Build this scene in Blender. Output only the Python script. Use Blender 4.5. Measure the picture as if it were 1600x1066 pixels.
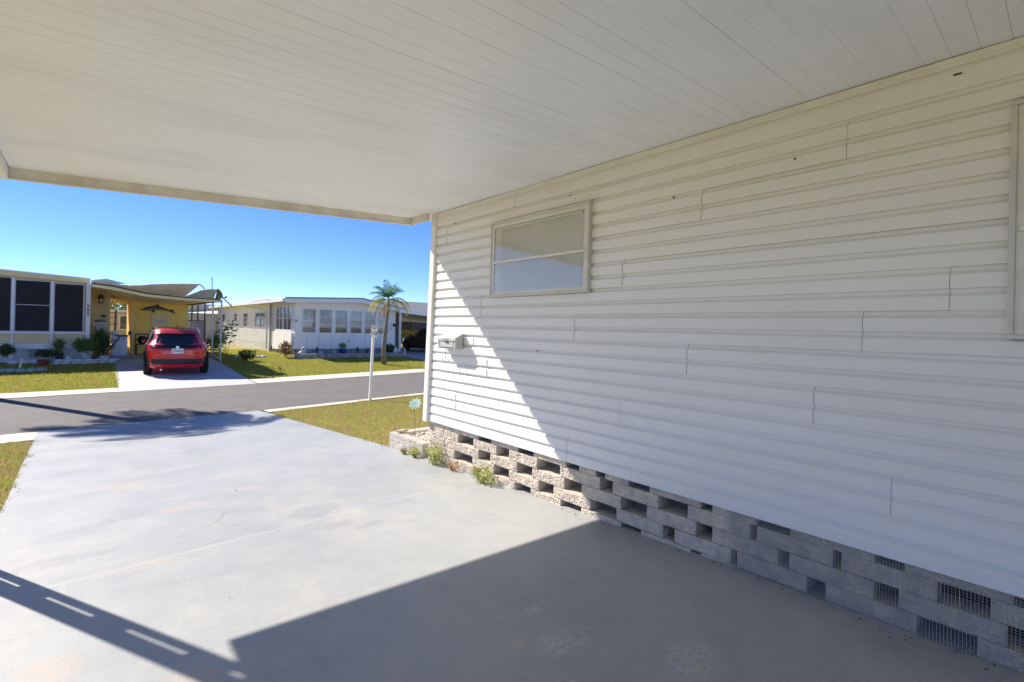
import bpy, bmesh, math, random
from mathutils import Vector, noise
random.seed(7)
S = bpy.context.scene
for o in list(bpy.data.objects): bpy.data.objects.remove(o)
COL = S.collection
R = math.radians

# ------------------------------------------------------------------ camera (origin = camera, x to the house wall, y to the street)
YAW, PITCH, ROLL, FPX, CY = R(41.17), R(.1), R(1.38), 757.1, 513.8
def basis():
    f = Vector((math.sin(YAW)*math.cos(PITCH), math.cos(YAW)*math.cos(PITCH), math.sin(PITCH)))
    r = Vector((math.cos(YAW), -math.sin(YAW), 0)); u = r.cross(f)
    r2 = math.cos(ROLL)*r + math.sin(ROLL)*u
    return r2, r2.cross(f), f
cr, cu, cf = basis()
cd = bpy.data.cameras.new('camera'); cam = bpy.data.objects.new('camera', cd); COL.objects.link(cam)
from mathutils import Matrix
cam.matrix_world = Matrix(((cr.x, cu.x, -cf.x, 0), (cr.y, cu.y, -cf.y, 0), (cr.z, cu.z, -cf.z, 0), (0, 0, 0, 1)))
cd.sensor_width = 36; cd.lens = FPX/1600*36; cd.shift_y = (CY-533)/1600
cd.clip_start = .05; cd.clip_end = 2000
S.camera = cam

# ------------------------------------------------------------------ light
LD = Vector((.47, -1, -.92)).normalized()            # direction the sunlight travels
w = bpy.data.worlds.new('World'); S.world = w; w.use_nodes = True
nt = w.node_tree; bg = nt.nodes['Background']; sky = nt.nodes.new('ShaderNodeTexSky')
sky.sky_type = 'NISHITA'; sky.sun_disc = False
sky.sun_elevation = math.asin(-LD.z); sky.sun_rotation = math.atan2(-LD.x, -LD.y)
sky.air_density = .75; sky.dust_density = .0; sky.ozone_density = 5.0; sky.altitude = 3000
SAT = 1.12
hs = nt.nodes.new('ShaderNodeHueSaturation'); hs.inputs['Saturation'].default_value = SAT; nt.links.new(sky.outputs[0], hs.inputs['Color']); tn = nt.nodes.new('ShaderNodeMix'); tn.data_type = 'RGBA'; tn.blend_type = 'MULTIPLY'; tn.inputs[0].default_value = 1; tn.inputs[7].default_value = (.80, .70, .79, 1); nt.links.new(hs.outputs[0], tn.inputs[6]); nt.links.new(tn.outputs[2], bg.inputs[0]); bg.inputs[1].default_value = .145
sd = bpy.data.lights.new('sun', 'SUN'); sd.energy = 4.4; sd.angle = R(.53); sd.color = (1, .93, .83)
so = bpy.data.objects.new('sun', sd); COL.objects.link(so); so.rotation_euler = LD.to_track_quat('-Z', 'Y').to_euler(); so.location = (-8, 18, 16)
S.view_settings.view_transform = 'Standard'; S.view_settings.look = 'None'; S.view_settings.gamma = 1
S.view_settings.exposure = .95
S.cycles.max_bounces = 10; S.cycles.diffuse_bounces = 6; S.cycles.use_denoising = True

# ------------------------------------------------------------------ helpers
def at(px, py, ax, val):
    """point on the plane axis=val seen at a pixel of the 1600x1066 photograph (measuring aid)"""
    v = cf + (px-800)/FPX*cr + (CY-py)/FPX*cu
    return v*(val/v[ax])
def interp(x, xs, ys):
    if x <= xs[0]: return ys[0]
    for a in range(len(xs)-1):
        if x <= xs[a+1]: return ys[a]+(ys[a+1]-ys[a])*(x-xs[a])/(xs[a+1]-xs[a])
    return ys[-1]
GY, GZ = [-6, 0, 1.2, 5, 11.2, 16.8, 25, 60], [-1.36, -1.40, -1.42, -1.54, -1.84, -1.87, -1.52, -1.45]
def G(y): return interp(y, GY, GZ)
def s(r, g, b):
    f = lambda c: (c/255/12.92) if c/255 <= .04045 else ((c/255+.055)/1.055)**2.4
    return (f(r), f(g), f(b))

MATS = {}
def M(name, col, rough=.6, var=.12, scale=4., bump=0., bscale=60., metal=0., spec=.4, col2=None, lo=.35, hi=.65, stretch=(1, 1, 1), coat=0., emit=None, thin=0.):
    if name in MATS: return MATS[name]
    m = bpy.data.materials.new(name); m.use_nodes = True; n = m.node_tree.nodes; l = m.node_tree.links
    b = n['Principled BSDF']; b.inputs['Roughness'].default_value = rough; b.inputs['Metallic'].default_value = metal
    b.inputs['Specular IOR Level'].default_value = spec; b.inputs['Coat Weight'].default_value = coat
    g = n.new('ShaderNodeNewGeometry'); mp = n.new('ShaderNodeMapping'); mp.inputs['Scale'].default_value = stretch
    l.new(g.outputs['Position'], mp.inputs['Vector'])
    t = n.new('ShaderNodeTexNoise'); t.inputs['Scale'].default_value = scale; t.inputs['Detail'].default_value = 6
    l.new(mp.outputs[0], t.inputs['Vector'])
    cr_ = n.new('ShaderNodeValToRGB'); e = cr_.color_ramp.elements; e[0].position = lo; e[1].position = hi
    c2 = col2 or tuple(c*(1-var) for c in col); c1 = col if col2 else tuple(min(1, c*(1+var)) for c in col)
    e[0].color = (*c2, 1); e[1].color = (*c1, 1)
    l.new(t.outputs[0], cr_.inputs[0]); l.new(cr_.outputs[0], b.inputs['Base Color'])
    if bump:
        t2 = n.new('ShaderNodeTexNoise'); t2.inputs['Scale'].default_value = bscale; t2.inputs['Detail'].default_value = 5
        l.new(g.outputs['Position'], t2.inputs['Vector'])
        bp = n.new('ShaderNodeBump'); bp.inputs['Strength'].default_value = bump; bp.inputs['Distance'].default_value = .02
        l.new(t2.outputs[0], bp.inputs['Height']); l.new(bp.outputs[0], b.inputs['Normal'])
    if thin:                                              # leaves let part of the light through
        tr = n.new('ShaderNodeBsdfTranslucent'); mx = n.new('ShaderNodeMixShader'); mx.inputs[0].default_value = thin
        l.new(cr_.outputs[0], tr.inputs[0]); l.new(b.outputs[0], mx.inputs[1]); l.new(tr.outputs[0], mx.inputs[2]); l.new(mx.outputs[0], n['Material Output'].inputs[0])
    if emit: b.inputs['Emission Color'].default_value = (*emit, 1); b.inputs['Emission Strength'].default_value = 1
    MATS[name] = m; return m
def glass(name, tint=(1, 1, 1), refl=.10, rough=.02):
    """thin window pane: see-through plus a mirror layer"""
    m = bpy.data.materials.new(name); m.use_nodes = True; n = m.node_tree.nodes; l = m.node_tree.links
    n.remove(n['Principled BSDF']); out = n['Material Output']
    t = n.new('ShaderNodeBsdfTransparent'); t.inputs[0].default_value = (*tint, 1)
    g = n.new('ShaderNodeBsdfGlossy'); g.inputs['Roughness'].default_value = rough
    lw = n.new('ShaderNodeFresnel'); lw.inputs[0].default_value = 1.5
    ad = n.new('ShaderNodeMath'); ad.operation = 'ADD'; ad.inputs[1].default_value = refl; ad.use_clamp = True
    mx = n.new('ShaderNodeMixShader'); l.new(lw.outputs[0], ad.inputs[0]); l.new(ad.outputs[0], mx.inputs[0])
    l.new(t.outputs[0], mx.inputs[1]); l.new(g.outputs[0], mx.inputs[2]); l.new(mx.outputs[0], out.inputs[0])
    return m

class MB:
    def __init__(s_): s_.v = []; s_.f = []
    def add(s_, vs, fs):
        k = len(s_.v); s_.v += [tuple(p) for p in vs]; s_.f += [tuple(i+k for i in f) for f in fs]; return s_
    def quad(s_, *p): return s_.add(p, [tuple(range(len(p)))])
    def box(s_, x0, x1, y0, y1, z0, z1, rz=0, piv=None):
        vs = [Vector((x, y, z)) for x in (x0, x1) for y in (y0, y1) for z in (z0, z1)]
        if rz:
            pv = Vector(piv or ((x0+x1)/2, (y0+y1)/2, 0)); rm = Matrix.Rotation(rz, 3, 'Z'); vs = [rm @ (v-pv)+pv for v in vs]
        return s_.add(vs, [(0, 1, 3, 2), (4, 6, 7, 5), (0, 4, 5, 1), (2, 3, 7, 6), (0, 2, 6, 4), (1, 5, 7, 3)])
    def bar(s_, a, b, w_, h_=None, up=(0, 0, 1)):
        a, b = Vector(a), Vector(b); d = (b-a).normalized(); up = Vector(up)
        if abs(d.dot(up)) > .95: up = Vector((0, 1, 0))
        r = d.cross(up).normalized(); u = r.cross(d); h_ = h_ or w_
        vs = [p + i*w_/2*r + j*h_/2*u for p in (a, b) for i, j in ((-1, -1), (1, -1), (1, 1), (-1, 1))]
        return s_.add(vs, [(3, 2, 1, 0), (4, 5, 6, 7), (0, 1, 5, 4), (1, 2, 6, 5), (2, 3, 7, 6), (3, 0, 4, 7)])
    def tube(s_, pts, r, n=8, cap=True):
        pts = [Vector(p) for p in pts]; rs = r if isinstance(r, (list, tuple)) else [r]*len(pts); vs = []; fs = []
        for i, p in enumerate(pts):
            d = (pts[min(i+1, len(pts)-1)]-pts[max(i-1, 0)]).normalized()
            up = Vector((0, 0, 1)) if abs(d.z) < .9 else Vector((0, 1, 0)); a = d.cross(up).normalized(); b = a.cross(d)
            vs += [p+rs[i]*(math.cos(t*2*math.pi/n)*a+math.sin(t*2*math.pi/n)*b) for t in range(n)]
        for i in range(len(pts)-1):
            for t in range(n): fs.append((i*n+t, i*n+(t+1) % n, (i+1)*n+(t+1) % n, (i+1)*n+t))
        if cap: fs += [tuple(range(n)), tuple(range((len(pts)-1)*n, len(pts)*n))]
        return s_.add(vs, fs)
    def lathe(s_, c, prof, n=20, axis='z'):
        c = Vector(c); vs = []; fs = []
        for r, h in prof:
            for t in range(n):
                a = t*2*math.pi/n
                vs.append(c+(Vector((r*math.cos(a), r*math.sin(a), h)) if axis == 'z' else Vector((h, r*math.cos(a), r*math.sin(a))) if axis == 'x' else Vector((r*math.cos(a), h, r*math.sin(a)))))
        for i in range(len(prof)-1):
            for t in range(n): fs.append((i*n+t, i*n+(t+1) % n, (i+1)*n+(t+1) % n, (i+1)*n+t))
        fs += [tuple(range(n)), tuple(range((len(prof)-1)*n, len(prof)*n))]
        return s_.add(vs, fs)
    def prism(s_, poly, d):
        n = len(poly); d = Vector(d); a = [Vector(p) for p in poly]
        return s_.add(a+[p+d for p in a], [tuple(range(n)), tuple(range(2*n-1, n-1, -1))]+[(i, (i+1) % n, n+(i+1) % n, n+i) for i in range(n)])
    def rock(s_, c, r, seed=0, n=2):
        bm = bmesh.new(); bmesh.ops.create_icosphere(bm, subdivisions=n, radius=1)
        for v in bm.verts:
            k = 1+.35*noise.noise(v.co*1.3+Vector((seed*3.1, seed, 0))); v.co = Vector((v.co.x*r[0]*k, v.co.y*r[1]*k, v.co.z*r[2]*k))+Vector(c)
        s_.add([v.co.copy() for v in bm.verts], [tuple(v.index for v in f.verts) for f in bm.faces]); bm.free(); return s_
    def build(s_, name, mat, parent=None, smooth=False, bevel=0, recalc=True):
        me = bpy.data.meshes.new(name); me.from_pydata(s_.v, [], s_.f)
        if recalc and len(s_.f) < 60000:
            bm = bmesh.new(); bm.from_mesh(me); bmesh.ops.recalc_face_normals(bm, faces=bm.faces); bm.to_mesh(me); bm.free()
        me.materials.append(mat); o = bpy.data.objects.new(name, me); COL.objects.link(o)
        if smooth:
            for p in me.polygons: p.use_smooth = True
        if bevel:
            b = o.modifiers.new('bevel', 'BEVEL'); b.width = bevel; b.segments = 2; b.limit_method = 'ANGLE'
        if parent:
            o.parent = parent
            root = parent
            off = Vector(parent.get('_wl', (0, 0, 0))); o.location = -off; o['_wl'] = (0, 0, 0)
        return o
def tag(o, label=None, cat=None, group=None, kind=None):
    if label: o['label'] = label
    if cat: o['category'] = cat
    if group: o['group'] = group
    if kind: o['kind'] = kind
    return o
def thing(name, loc, label, cat, group=None):
    """Empty at the thing's base; child meshes are given in world coordinates"""
    o = bpy.data.objects.new(name, None); COL.objects.link(o); o.location = loc; o['_wl'] = tuple(loc); o.empty_display_size = .2
    return tag(o, label, cat, group)
def text_mesh(name, body, size, mat, origin, xdir, up, parent, depth=.002, bold=0., sx=1.):
    cu_ = bpy.data.curves.new(name, 'FONT'); cu_.body = body; cu_.size = size; cu_.align_x = 'CENTER'; cu_.align_y = 'CENTER'; cu_.extrude = depth; cu_.offset = bold
    cu_.space_line = .9
    t = bpy.data.objects.new('tmp', cu_); COL.objects.link(t); dg = bpy.context.evaluated_depsgraph_get()
    me = bpy.data.meshes.new_from_object(t.evaluated_get(dg)); bpy.data.objects.remove(t)
    xd = Vector(xdir).normalized(); ud = Vector(up).normalized(); nd = xd.cross(ud)
    for v in me.vertices: v.co = Vector(origin)+v.co.x*sx*xd+v.co.y*ud+v.co.z*nd
    me.materials.clear(); me.materials.append(mat)
    o = bpy.data.objects.new(name, me); COL.objects.link(o); o.parent = parent; o.location = -Vector(parent.get('_wl', (0, 0, 0))); return o

# ------------------------------------------------------------------ materials
siding_m = M('siding_vinyl', (.84, .81, .77), .45, 0, .9, .04, 220, col2=(.79, .755, .705), stretch=(1, .5, 2.5))
trim_m = M('trim_white', (.80, .77, .71), .4, .05, 6)
white_m = M('white_paint', (.78, .77, .74), .5, .05, 3)
ceil_m = M('ceiling_pan', (.90, .915, .95), .42, .0, 1.1, 0, col2=(.80, .81, .84), lo=.18, hi=.52, stretch=(.7, 2.2, 1))
black_m = M('black', (.02, .02, .022), .5, .1)
dark_m = M('dark_void', (.02, .019, .018), .9, .1)

def driveway_material():
    m = bpy.data.materials.new('painted_concrete'); m.use_nodes = True; n = m.node_tree.nodes; l = m.node_tree.links; b = n['Principled BSDF']
    g = n.new('ShaderNodeNewGeometry'); pos = g.outputs['Position']
    def mp(sc, rot=0):
        q = n.new('ShaderNodeMapping'); q.inputs['Scale'].default_value = sc; q.inputs['Rotation'].default_value = (0, 0, rot); l.new(pos, q.inputs['Vector']); return q.outputs[0]
    def nz(vec, sc, det=6, rough=.55, dist=0):
        t = n.new('ShaderNodeTexNoise'); t.inputs['Scale'].default_value = sc; t.inputs['Detail'].default_value = det; t.inputs['Roughness'].default_value = rough; t.inputs['Distortion'].default_value = dist
        l.new(vec, t.inputs['Vector']); return t.outputs[0]
    def ramp(fac, p0, p1, c0, c1):
        r = n.new('ShaderNodeValToRGB'); e = r.color_ramp.elements; e[0].position = p0; e[1].position = p1; e[0].color = (*c0, 1); e[1].color = (*c1, 1); l.new(fac, r.inputs[0]); return r.outputs[0]
    def mix(fac, a, c, mode='MIX'):
        x = n.new('ShaderNodeMix'); x.data_type = 'RGBA'; x.blend_type = mode
        if isinstance(fac, float): x.inputs[0].default_value = fac
        else: l.new(fac, x.inputs[0])
        for i, v in ((6, a), (7, c)):
            if isinstance(v, tuple): x.inputs[i].default_value = (*v, 1)
            else: l.new(v, x.inputs[i])
        return x.outputs[2]
    def mul(a, c, op='MULTIPLY'):
        x = n.new('ShaderNodeMath'); x.operation = op; x.use_clamp = True
        for i, v in ((0, a), (1, c)):
            if isinstance(v, (int, float)): x.inputs[i].default_value = v
            else: l.new(v, x.inputs[i])
        return x.outputs[0]
    B = (0, 0, 0); W = (1, 1, 1)
    def spots(L, wob=.35):
        """irregular worn places: (x, y, radius x, radius y)"""
        tot = None; nzv = nz(mp((1, 1, 1)), 9, 5, .7)
        for (x, y, rx, ry) in L:
            q = n.new('ShaderNodeMapping'); q.vector_type = 'TEXTURE'; q.inputs['Location'].default_value = (x, y, 0); q.inputs['Scale'].default_value = (rx, ry, 1e6); l.new(pos, q.inputs['Vector'])
            ln = n.new('ShaderNodeVectorMath'); ln.operation = 'LENGTH'; l.new(q.outputs[0], ln.inputs[0])
            a_ = n.new('ShaderNodeMath'); a_.operation = 'MULTIPLY_ADD'; l.new(nzv, a_.inputs[0]); a_.inputs[1].default_value = 1.6; l.new(ln.outputs['Value'], a_.inputs[2])
            r = ramp(a_.outputs[0], .0, 1.0, W, B); r = n.new('ShaderNodeMapRange'); r.clamp = True; l.new(a_.outputs[0], r.inputs[0]); r.inputs[1].default_value = 1.45; r.inputs[2].default_value = 1.85; r.inputs[3].default_value = 1; r.inputs[4].default_value = 0
            tot = r.outputs[0] if tot is None else mul(tot, r.outputs[0], 'MAXIMUM')
        return tot
    base = ramp(nz(mp((1, 1, 1)), .8, 8), .3, .7, (.335, .35, .355), (.395, .40, .395))
    worn = ramp(nz(mp((1.1, .5, 1), .2), 1.6, 9, .7), .50, .66, B, W)                       # worn, warmer grey patches
    col = mix(mul(worn, .75), base, (.425, .41, .38))
    stre = ramp(nz(mp((1.6, 14, 1), -.12), 2.2, 5, .6), .56, .70, B, W)                      # brush streaks across the slab
    col = mix(mul(stre, .45), col, (.355, .34, .31))
    thin = mul(ramp(nz(mp((1.5, 55, 1), -.12), 1.6, 4, .6), .61, .65, B, W), ramp(nz(mp((1, 1, 1)), 1.1, 2), .46, .60, B, W))
    col = mix(mul(thin, .4), col, (.25, .235, .20))                                       # fine scratches
    tan = mul(ramp(nz(mp((1, 1.6, 1)), 3.1, 9, .75), .60, .68, B, W), ramp(nz(mp((1, 1, 1)), .9, 2), .52, .62, B, W))
    col = mix(mul(tan, .6), col, (.47, .39, .30))                                       # bare tan spots
    grey = mul(ramp(nz(mp((1, 1, 1), .6), 2.3, 6, .6), .60, .68, B, W), ramp(nz(mp((1, 1, 1)), .5, 2), .50, .60, B, W))
    col = mix(mul(grey, .35), col, (.26, .28, .30))
    chip = mul(ramp(nz(mp((1, 1.5, 1), .4), 26, 4, .7), .60, .63, B, W), ramp(nz(mp((1, 1, 1)), 1.7, 4, .6), .60, .68, B, W))
    col = mix(mul(chip, .6), col, (.50, .50, .48))
    fl = mul(spots([(1.69, 1.51, .17, .10), (2.0, 1.05, .16, .12), (1.74, 1.78, .10, .05), (1.45, 1.30, .08, .05)]), ramp(nz(mp((1, 1.6, 1), .5), 34, 4, .7), .47, .52, B, W))
    col = mix(mul(fl, .5), col, (.54, .54, .53))
    col = mix(mul(spots([(.26, 3.68, .22, .05), (1.5, 1.62, .05, .06), (.35, 2.30, .12, .12), (-.1, 2.75, .12, .16), (1.97, 1.02, .022, .09), (.6, 4.75, .22, .10), (1.9, 3.4, .10, .05), (.25, 5.9, .3, .12), (1.2, 5.0, .25, .08)]), .42), col, (.49, .40, .31))
    col = mix(mul(spots([(1.45, 3.57, .16, .09), (1.62, 3.42, .13, .07), (1.42, 3.98, .22, .16), (-.1, 4.1, .3, .1)]), .45), col, (.29, .30, .32))
    grn = ramp(nz(mp((1, 1, 1)), 210, 4, .8), .35, .65, (.84, .84, .84), (1.08, 1.08, 1.08)); col = mix(.8, col, grn, 'MULTIPLY')
    mot = ramp(nz(mp((1, 1, 1)), 4.5, 10, .75), .3, .7, (.86, .87, .89), (1.07, 1.06, 1.04)); col = mix(.8, col, mot, 'MULTIPLY')
    speck = ramp(nz(mp((1, 1, 1)), 95, 2), .70, .73, B, W); col = mix(mul(speck, .5), col, (.20, .20, .19))
    # cracks: warped voronoi edges, only in some places
    wv = n.new('ShaderNodeMix'); wv.data_type = 'VECTOR'; wv.inputs[0].default_value = .12
    nn = n.new('ShaderNodeTexNoise'); nn.inputs['Scale'].default_value = 5; nn.inputs['Detail'].default_value = 5; l.new(pos, nn.inputs['Vector'])
    l.new(pos, wv.inputs[4]); l.new(nn.outputs['Color'], wv.inputs[5])
    vo = n.new('ShaderNodeTexVoronoi'); vo.feature = 'DISTANCE_TO_EDGE'; vo.inputs['Scale'].default_value = 1.7; l.new(wv.outputs[1], vo.inputs['Vector'])
    ck = mul(ramp(vo.outputs['Distance'], .004, .009, W, B), spots([(.72, 4.25, .26, .75), (.35, 4.75, .35, .2)]))
    col = mix(mul(ck, .42), col, (.20, .18, .15))
    # expansion joint across the slab
    sp = n.new('ShaderNodeSeparateXYZ'); l.new(pos, sp.inputs[0])
    ny = nz(mp((1, 1, 1)), 7, 3)
    yy = mul(sp.outputs[1], -3.685, 'ADD'); yy = n.new('ShaderNodeMath'); yy.operation = 'ADD'; l.new(sp.outputs[1], yy.inputs[0]); yy.inputs[1].default_value = -3.73
    y3 = n.new('ShaderNodeMath'); y3.operation = 'MULTIPLY_ADD'; l.new(sp.outputs[0], y3.inputs[0]); y3.inputs[1].default_value = -.045; l.new(yy.outputs[0], y3.inputs[2])
    y4 = n.new('ShaderNodeMath'); y4.operation = 'MULTIPLY_ADD'; l.new(ny, y4.inputs[0]); y4.inputs[1].default_value = .03; l.new(y3.outputs[0], y4.inputs[2])
    ab = n.new('ShaderNodeMath'); ab.operation = 'ABSOLUTE'; l.new(y4.outputs[0], ab.inputs[0])
    jl = ramp(ab.outputs[0], .004, .010, W, B); col = mix(mul(jl, .5), col, (.50, .50, .48))
    l.new(col, b.inputs['Base Color'])
    l.new(ramp(nz(mp((1, 1, 1)), 2, 5), .3, .7, (.42,)*3, (.62,)*3), b.inputs['Roughness']); b.inputs['Specular IOR Level'].default_value = .35
    bp = n.new('ShaderNodeBump'); bp.inputs['Strength'].default_value = .25; bp.inputs['Distance'].default_value = .004
    hh = mul(nz(mp((1, 1, 1)), 45, 6, .6), mul(ck, -1.0)); l.new(nz(mp((1, 1, 1)), 45, 6, .6), bp.inputs['Height']); l.new(bp.outputs[0], b.inputs['Normal'])
    return m
drive_m = driveway_material()
farconc_m = M('far_concrete', (.52, .51, .50), .7, .08, 1.5, .2, 80)
curb_m = M('gutter_concrete', (.66, .59, .49), .8, .10, 5, .3, 120)
road_m = M('asphalt', (.175, .158, .148), .85, .10, 2.5, .5, 160, col2=(.145, .133, .125))
soil_m = M('lawn_soil', (.36, .31, .09), .95, .2, 14, .6, 60, col2=(.24, .21, .06))
grass_m = M('grass_blades', (.40, .425, .095), .7, 0, 6, 0, col2=(.50, .36, .18), lo=.40, hi=.58, thin=.4)
grassf_m = M('grass_blades_far', (.44, .47, .075), .7, 0, 4, 0, col2=(.50, .38, .13), lo=.34, hi=.56, thin=.4)

# ------------------------------------------------------------------ ground, road, driveways
def strip_poly(name, lower, upper, mat, dz, nx=1):
    """sheet between two polylines (lists of (x,y)) following the ground"""
    b = MB(); n = len(lower); rows = 8
    vs = []; fs = []
    for i in range(n):
        for k in range(rows+1):
            t = k/rows; x = lower[i][0]*(1-t)+upper[i][0]*t; y = lower[i][1]*(1-t)+upper[i][1]*t; vs.append((x, y, G(y)+dz))
    for i in range(n-1):
        for k in range(rows): a = i*(rows+1)+k; fs.append((a, a+rows+1, a+rows+2, a+1))
    b.add(vs, fs); o = b.build(name, mat); tag(o, kind='structure'); return o
xs_g = [-300, -60, -20, -8, -3, 0, 3, 6, 10, 16, 30, 80, 300]; ys_g = [-200, -60, -20, -6, 0, 1.2, 3, 5, 8, 11.2, 14, 16.8, 20, 25, 30, 40, 60, 120, 400]
b = MB(); vs = [(x, y, G(y)-.02) for x in xs_g for y in ys_g]; n_ = len(ys_g)
b.add(vs, [(i*n_+k, (i+1)*n_+k, (i+1)*n_+k+1, i*n_+k+1) for i in range(len(xs_g)-1) for k in range(n_-1)])
tag(b.build('ground', soil_m), kind='structure')
def nr(x): return interp(x, [-60, -1, -.5, .26, 1.27, 2.64, 7.1, 14, 60], [9.0, 10.78, 10.80, 10.9, 10.98, 11.14, 11.87, 13.2, 24])      # near road edge
def ng(x): return interp(x, [-60, -.9, -.58, 2.8, 5.27, 6.92, 14, 60], [8.0, 9.79, 9.84, 10.72, 11.32, 11.57, 12.9, 23.7])       # near grass edge
def fr(x): return interp(x, [-60, -1.48, .63, 3.38, 4.73, 10.44, 16, 60], [14.2, 15.97, 16.15, 16.42, 16.64, 17.36, 18.4, 29])
def fg(x): return interp(x, [-60, -1.58, .64, 4.03, 11.07, 16, 60], [15.2, 17.0, 17.05, 17.55, 18.4, 19.4, 30])
XS = [-60, -30, -12, -6, -3, -1.5, -.9, -.57, 0, .65, 1.3, 2, 2.65, 2.82, 3.4, 4.0, 4.7, 5.3, 6.2, 7, 9, 11, 14, 18, 30, 60]
strip_poly('road', [(x, nr(x)) for x in XS], [(x, fr(x)) for x in XS], road_m, .0)
cw = [x for x in XS if x <= -.57]
strip_poly('near_gutter', [(x, ng(x)) for x in cw], [(x, nr(x)) for x in cw], curb_m, .006)
ce = [x for x in XS if x >= 2.82]
strip_poly('near_gutter', [(x, ng(x)) for x in ce], [(x, nr(x)) for x in ce], curb_m, .006)
strip_poly('far_gutter', [(x, fr(x)) for x in XS if x <= .65], [(x, fg(x)) for x in XS if x <= .65], curb_m, .01)
strip_poly('far_gutter', [(x, fr(x)) for x in XS if x >= 4.0], [(x, fg(x)) for x in XS if x >= 4.0], curb_m, .01)
# our driveway: dense sheet
def dl(y): return interp(y, [-8, 5.6, 9.9, 11], [-.5, -.5, -.57, -.6])
def dr(y): return interp(y, [-8, 4.7, 5.0, 5.7, 9, 10.7, 11.2], [3.2, 3.2, 3.02, 3.01, 2.85, 2.78, 2.70])
ysd = [-7+i*.25 for i in range(int(17.9/.25))]
b = MB(); vs = []; nxx = 12
for y in ysd:
    for k in range(nxx+1):
        x = dl(y)+(dr(y)-dl(y))*k/nxx; vs.append((x, y, G(y)+.004))
last = []
for k in range(nxx+1):
    x = dl(11)+(dr(11)-dl(11))*k/nxx; vs.append((x, nr(x)+.01, G(nr(x))+.006))
fs = [(i*(nxx+1)+k, i*(nxx+1)+k+1, (i+1)*(nxx+1)+k+1, (i+1)*(nxx+1)+k) for i in range(len(ysd)) for k in range(nxx)]
b.add(vs, fs); tag(b.build('driveway', drive_m), kind='structure')
# far driveway and carport slab
strip_poly('far_driveway', [(.65, 16.16), (1.5, 16.25), (2.5, 16.33), (3.95, 16.5)], [(.78, 29), (1.8, 29), (3, 29), (4.25, 29)], farconc_m, .004)
strip_poly('neighbour_driveway', [(12.9, 17.9), (14, 18.1), (16, 18.5), (18, 19)], [(12.9, 34), (14, 34), (16, 34), (18, 34)], farconc_m, .004)

def grass(name, reg, n, h, wd, mat, label_kind='stuff'):
    """individual bent blades scattered over the lawn"""
    b = MB(); x0, x1, y0, y1, ok = reg; k = 0; V = b.v; F = b.f
    while k < n:
        x = random.uniform(x0, x1); y = random.uniform(y0, y1)
        if not ok(x, y): continue
        k += 1; z = G(y)-.02
        pn = .6+.8*noise.noise(Vector((x*1.7, y*1.7, 3)))
        hh = h*random.uniform(.5, 1.15)*(.8+.5*pn); a = random.uniform(0, 6.283); ca, sa = math.cos(a), math.sin(a); w2 = wd*random.uniform(.6, 1.2)
        lx, ly = random.gauss(0, .55)*hh, random.gauss(0, .55)*hh; i = len(V)
        V.append((x-ca*w2, y-sa*w2, z)); V.append((x+ca*w2, y+sa*w2, z))
        V.append((x+ca*w2*.7+lx*.45, y+sa*w2*.7+ly*.45, z+hh*.65)); V.append((x-ca*w2*.7+lx*.45, y-sa*w2*.7+ly*.45, z+hh*.65))
        V.append((x+lx, y+ly, z+hh)); F.append((i, i+1, i+2, i+3)); F.append((i+3, i+2, i+4))
    o = b.build(name, mat, recalc=False); tag(o, kind='stuff', cat='grass'); return o
g1 = grass('lawn_grass', (2.6, 9, 4.9, 12, lambda x, y: x > dr(y)-.015+.07*noise.noise(Vector((y*6, 0, 1))) and y < ng(x)+.02+.04*noise.noise(Vector((x*4, 0, 7))) and not (x > 3 and y < 4.95)), 95000, .048, .0035, grass_m)
g1['label'] = 'yellowish green lawn between the driveway and the street curb'
g2 = grass('lawn_grass', (-4, -.5, 4, 10.2, lambda x, y: x < dl(y)+.01-.07*noise.noise(Vector((y*5, 0, 1))) and y < ng(x)-.02 and x > -1.6-.6*random.random()), 26000, .05, .0035, grass_m)
g2['label'] = 'strip of green lawn along the left edge of the driveway'
g3 = grass('lawn_grass', (-4.5, .8, 16.9, 23.4, lambda x, y: x < .66+.02*(y-16) and y > fg(x)+.02), 42000, .055, .008, grassf_m)
g3['label'] = 'lawn in front of the yellow house across the street'
g4 = grass('lawn_grass', (3.8, 14, 17.2, 31, lambda x, y: x > 4.02 and y > fg(x)+.02 and (x < 7.5 or y < 23.5) and x < 12.9), 85000, .055, .008, grassf_m)
g4['label'] = 'lawn in front of the white house across the street'

# ------------------------------------------------------------------ our house: siding, skirting, window
XSD = 2.98; LAP = .1013; ZT = 1.300; ZB = -1.077; YC = 4.80
home = thing('mobile_home', (4.5, 0, -1.45), 'white lap sided mobile home on split face block skirting beside the driveway', 'house')
bounds = [1.30, 1.150, .943, .740, .537, .338, .137, -.067, -.267, -.470, -.670, -.870, -1.077]
seams = {1: [.772, 4.53, 2.66, -1.2], 2: [1.57, 3.2, -.6], 3: [2.177, -1.4, 4.4], 4: [.356+.0, 3.9], 5: [.356, 3.9, 2.1], 6: [2.638, .686, -1.9], 7: [1.647, 4.0, -.9], 8: [3.77, .9, -2.2], 9: [2.171, -.4], 10: [4.30, .553, -1.7], 11: [2.69, -.9], 0: [3.0, .2]}
seams[4] = [2.177, -1.4]; seams[3] = [-1.3, 4.62]; seams[5] = [3.897, .3555, -2.5]; seams[0] = [3.4]
b = MB()
def lean(z): return .10*(-(z)+.1)/2.4                   # end of the wall: very slight batter seen in the photograph
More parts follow.
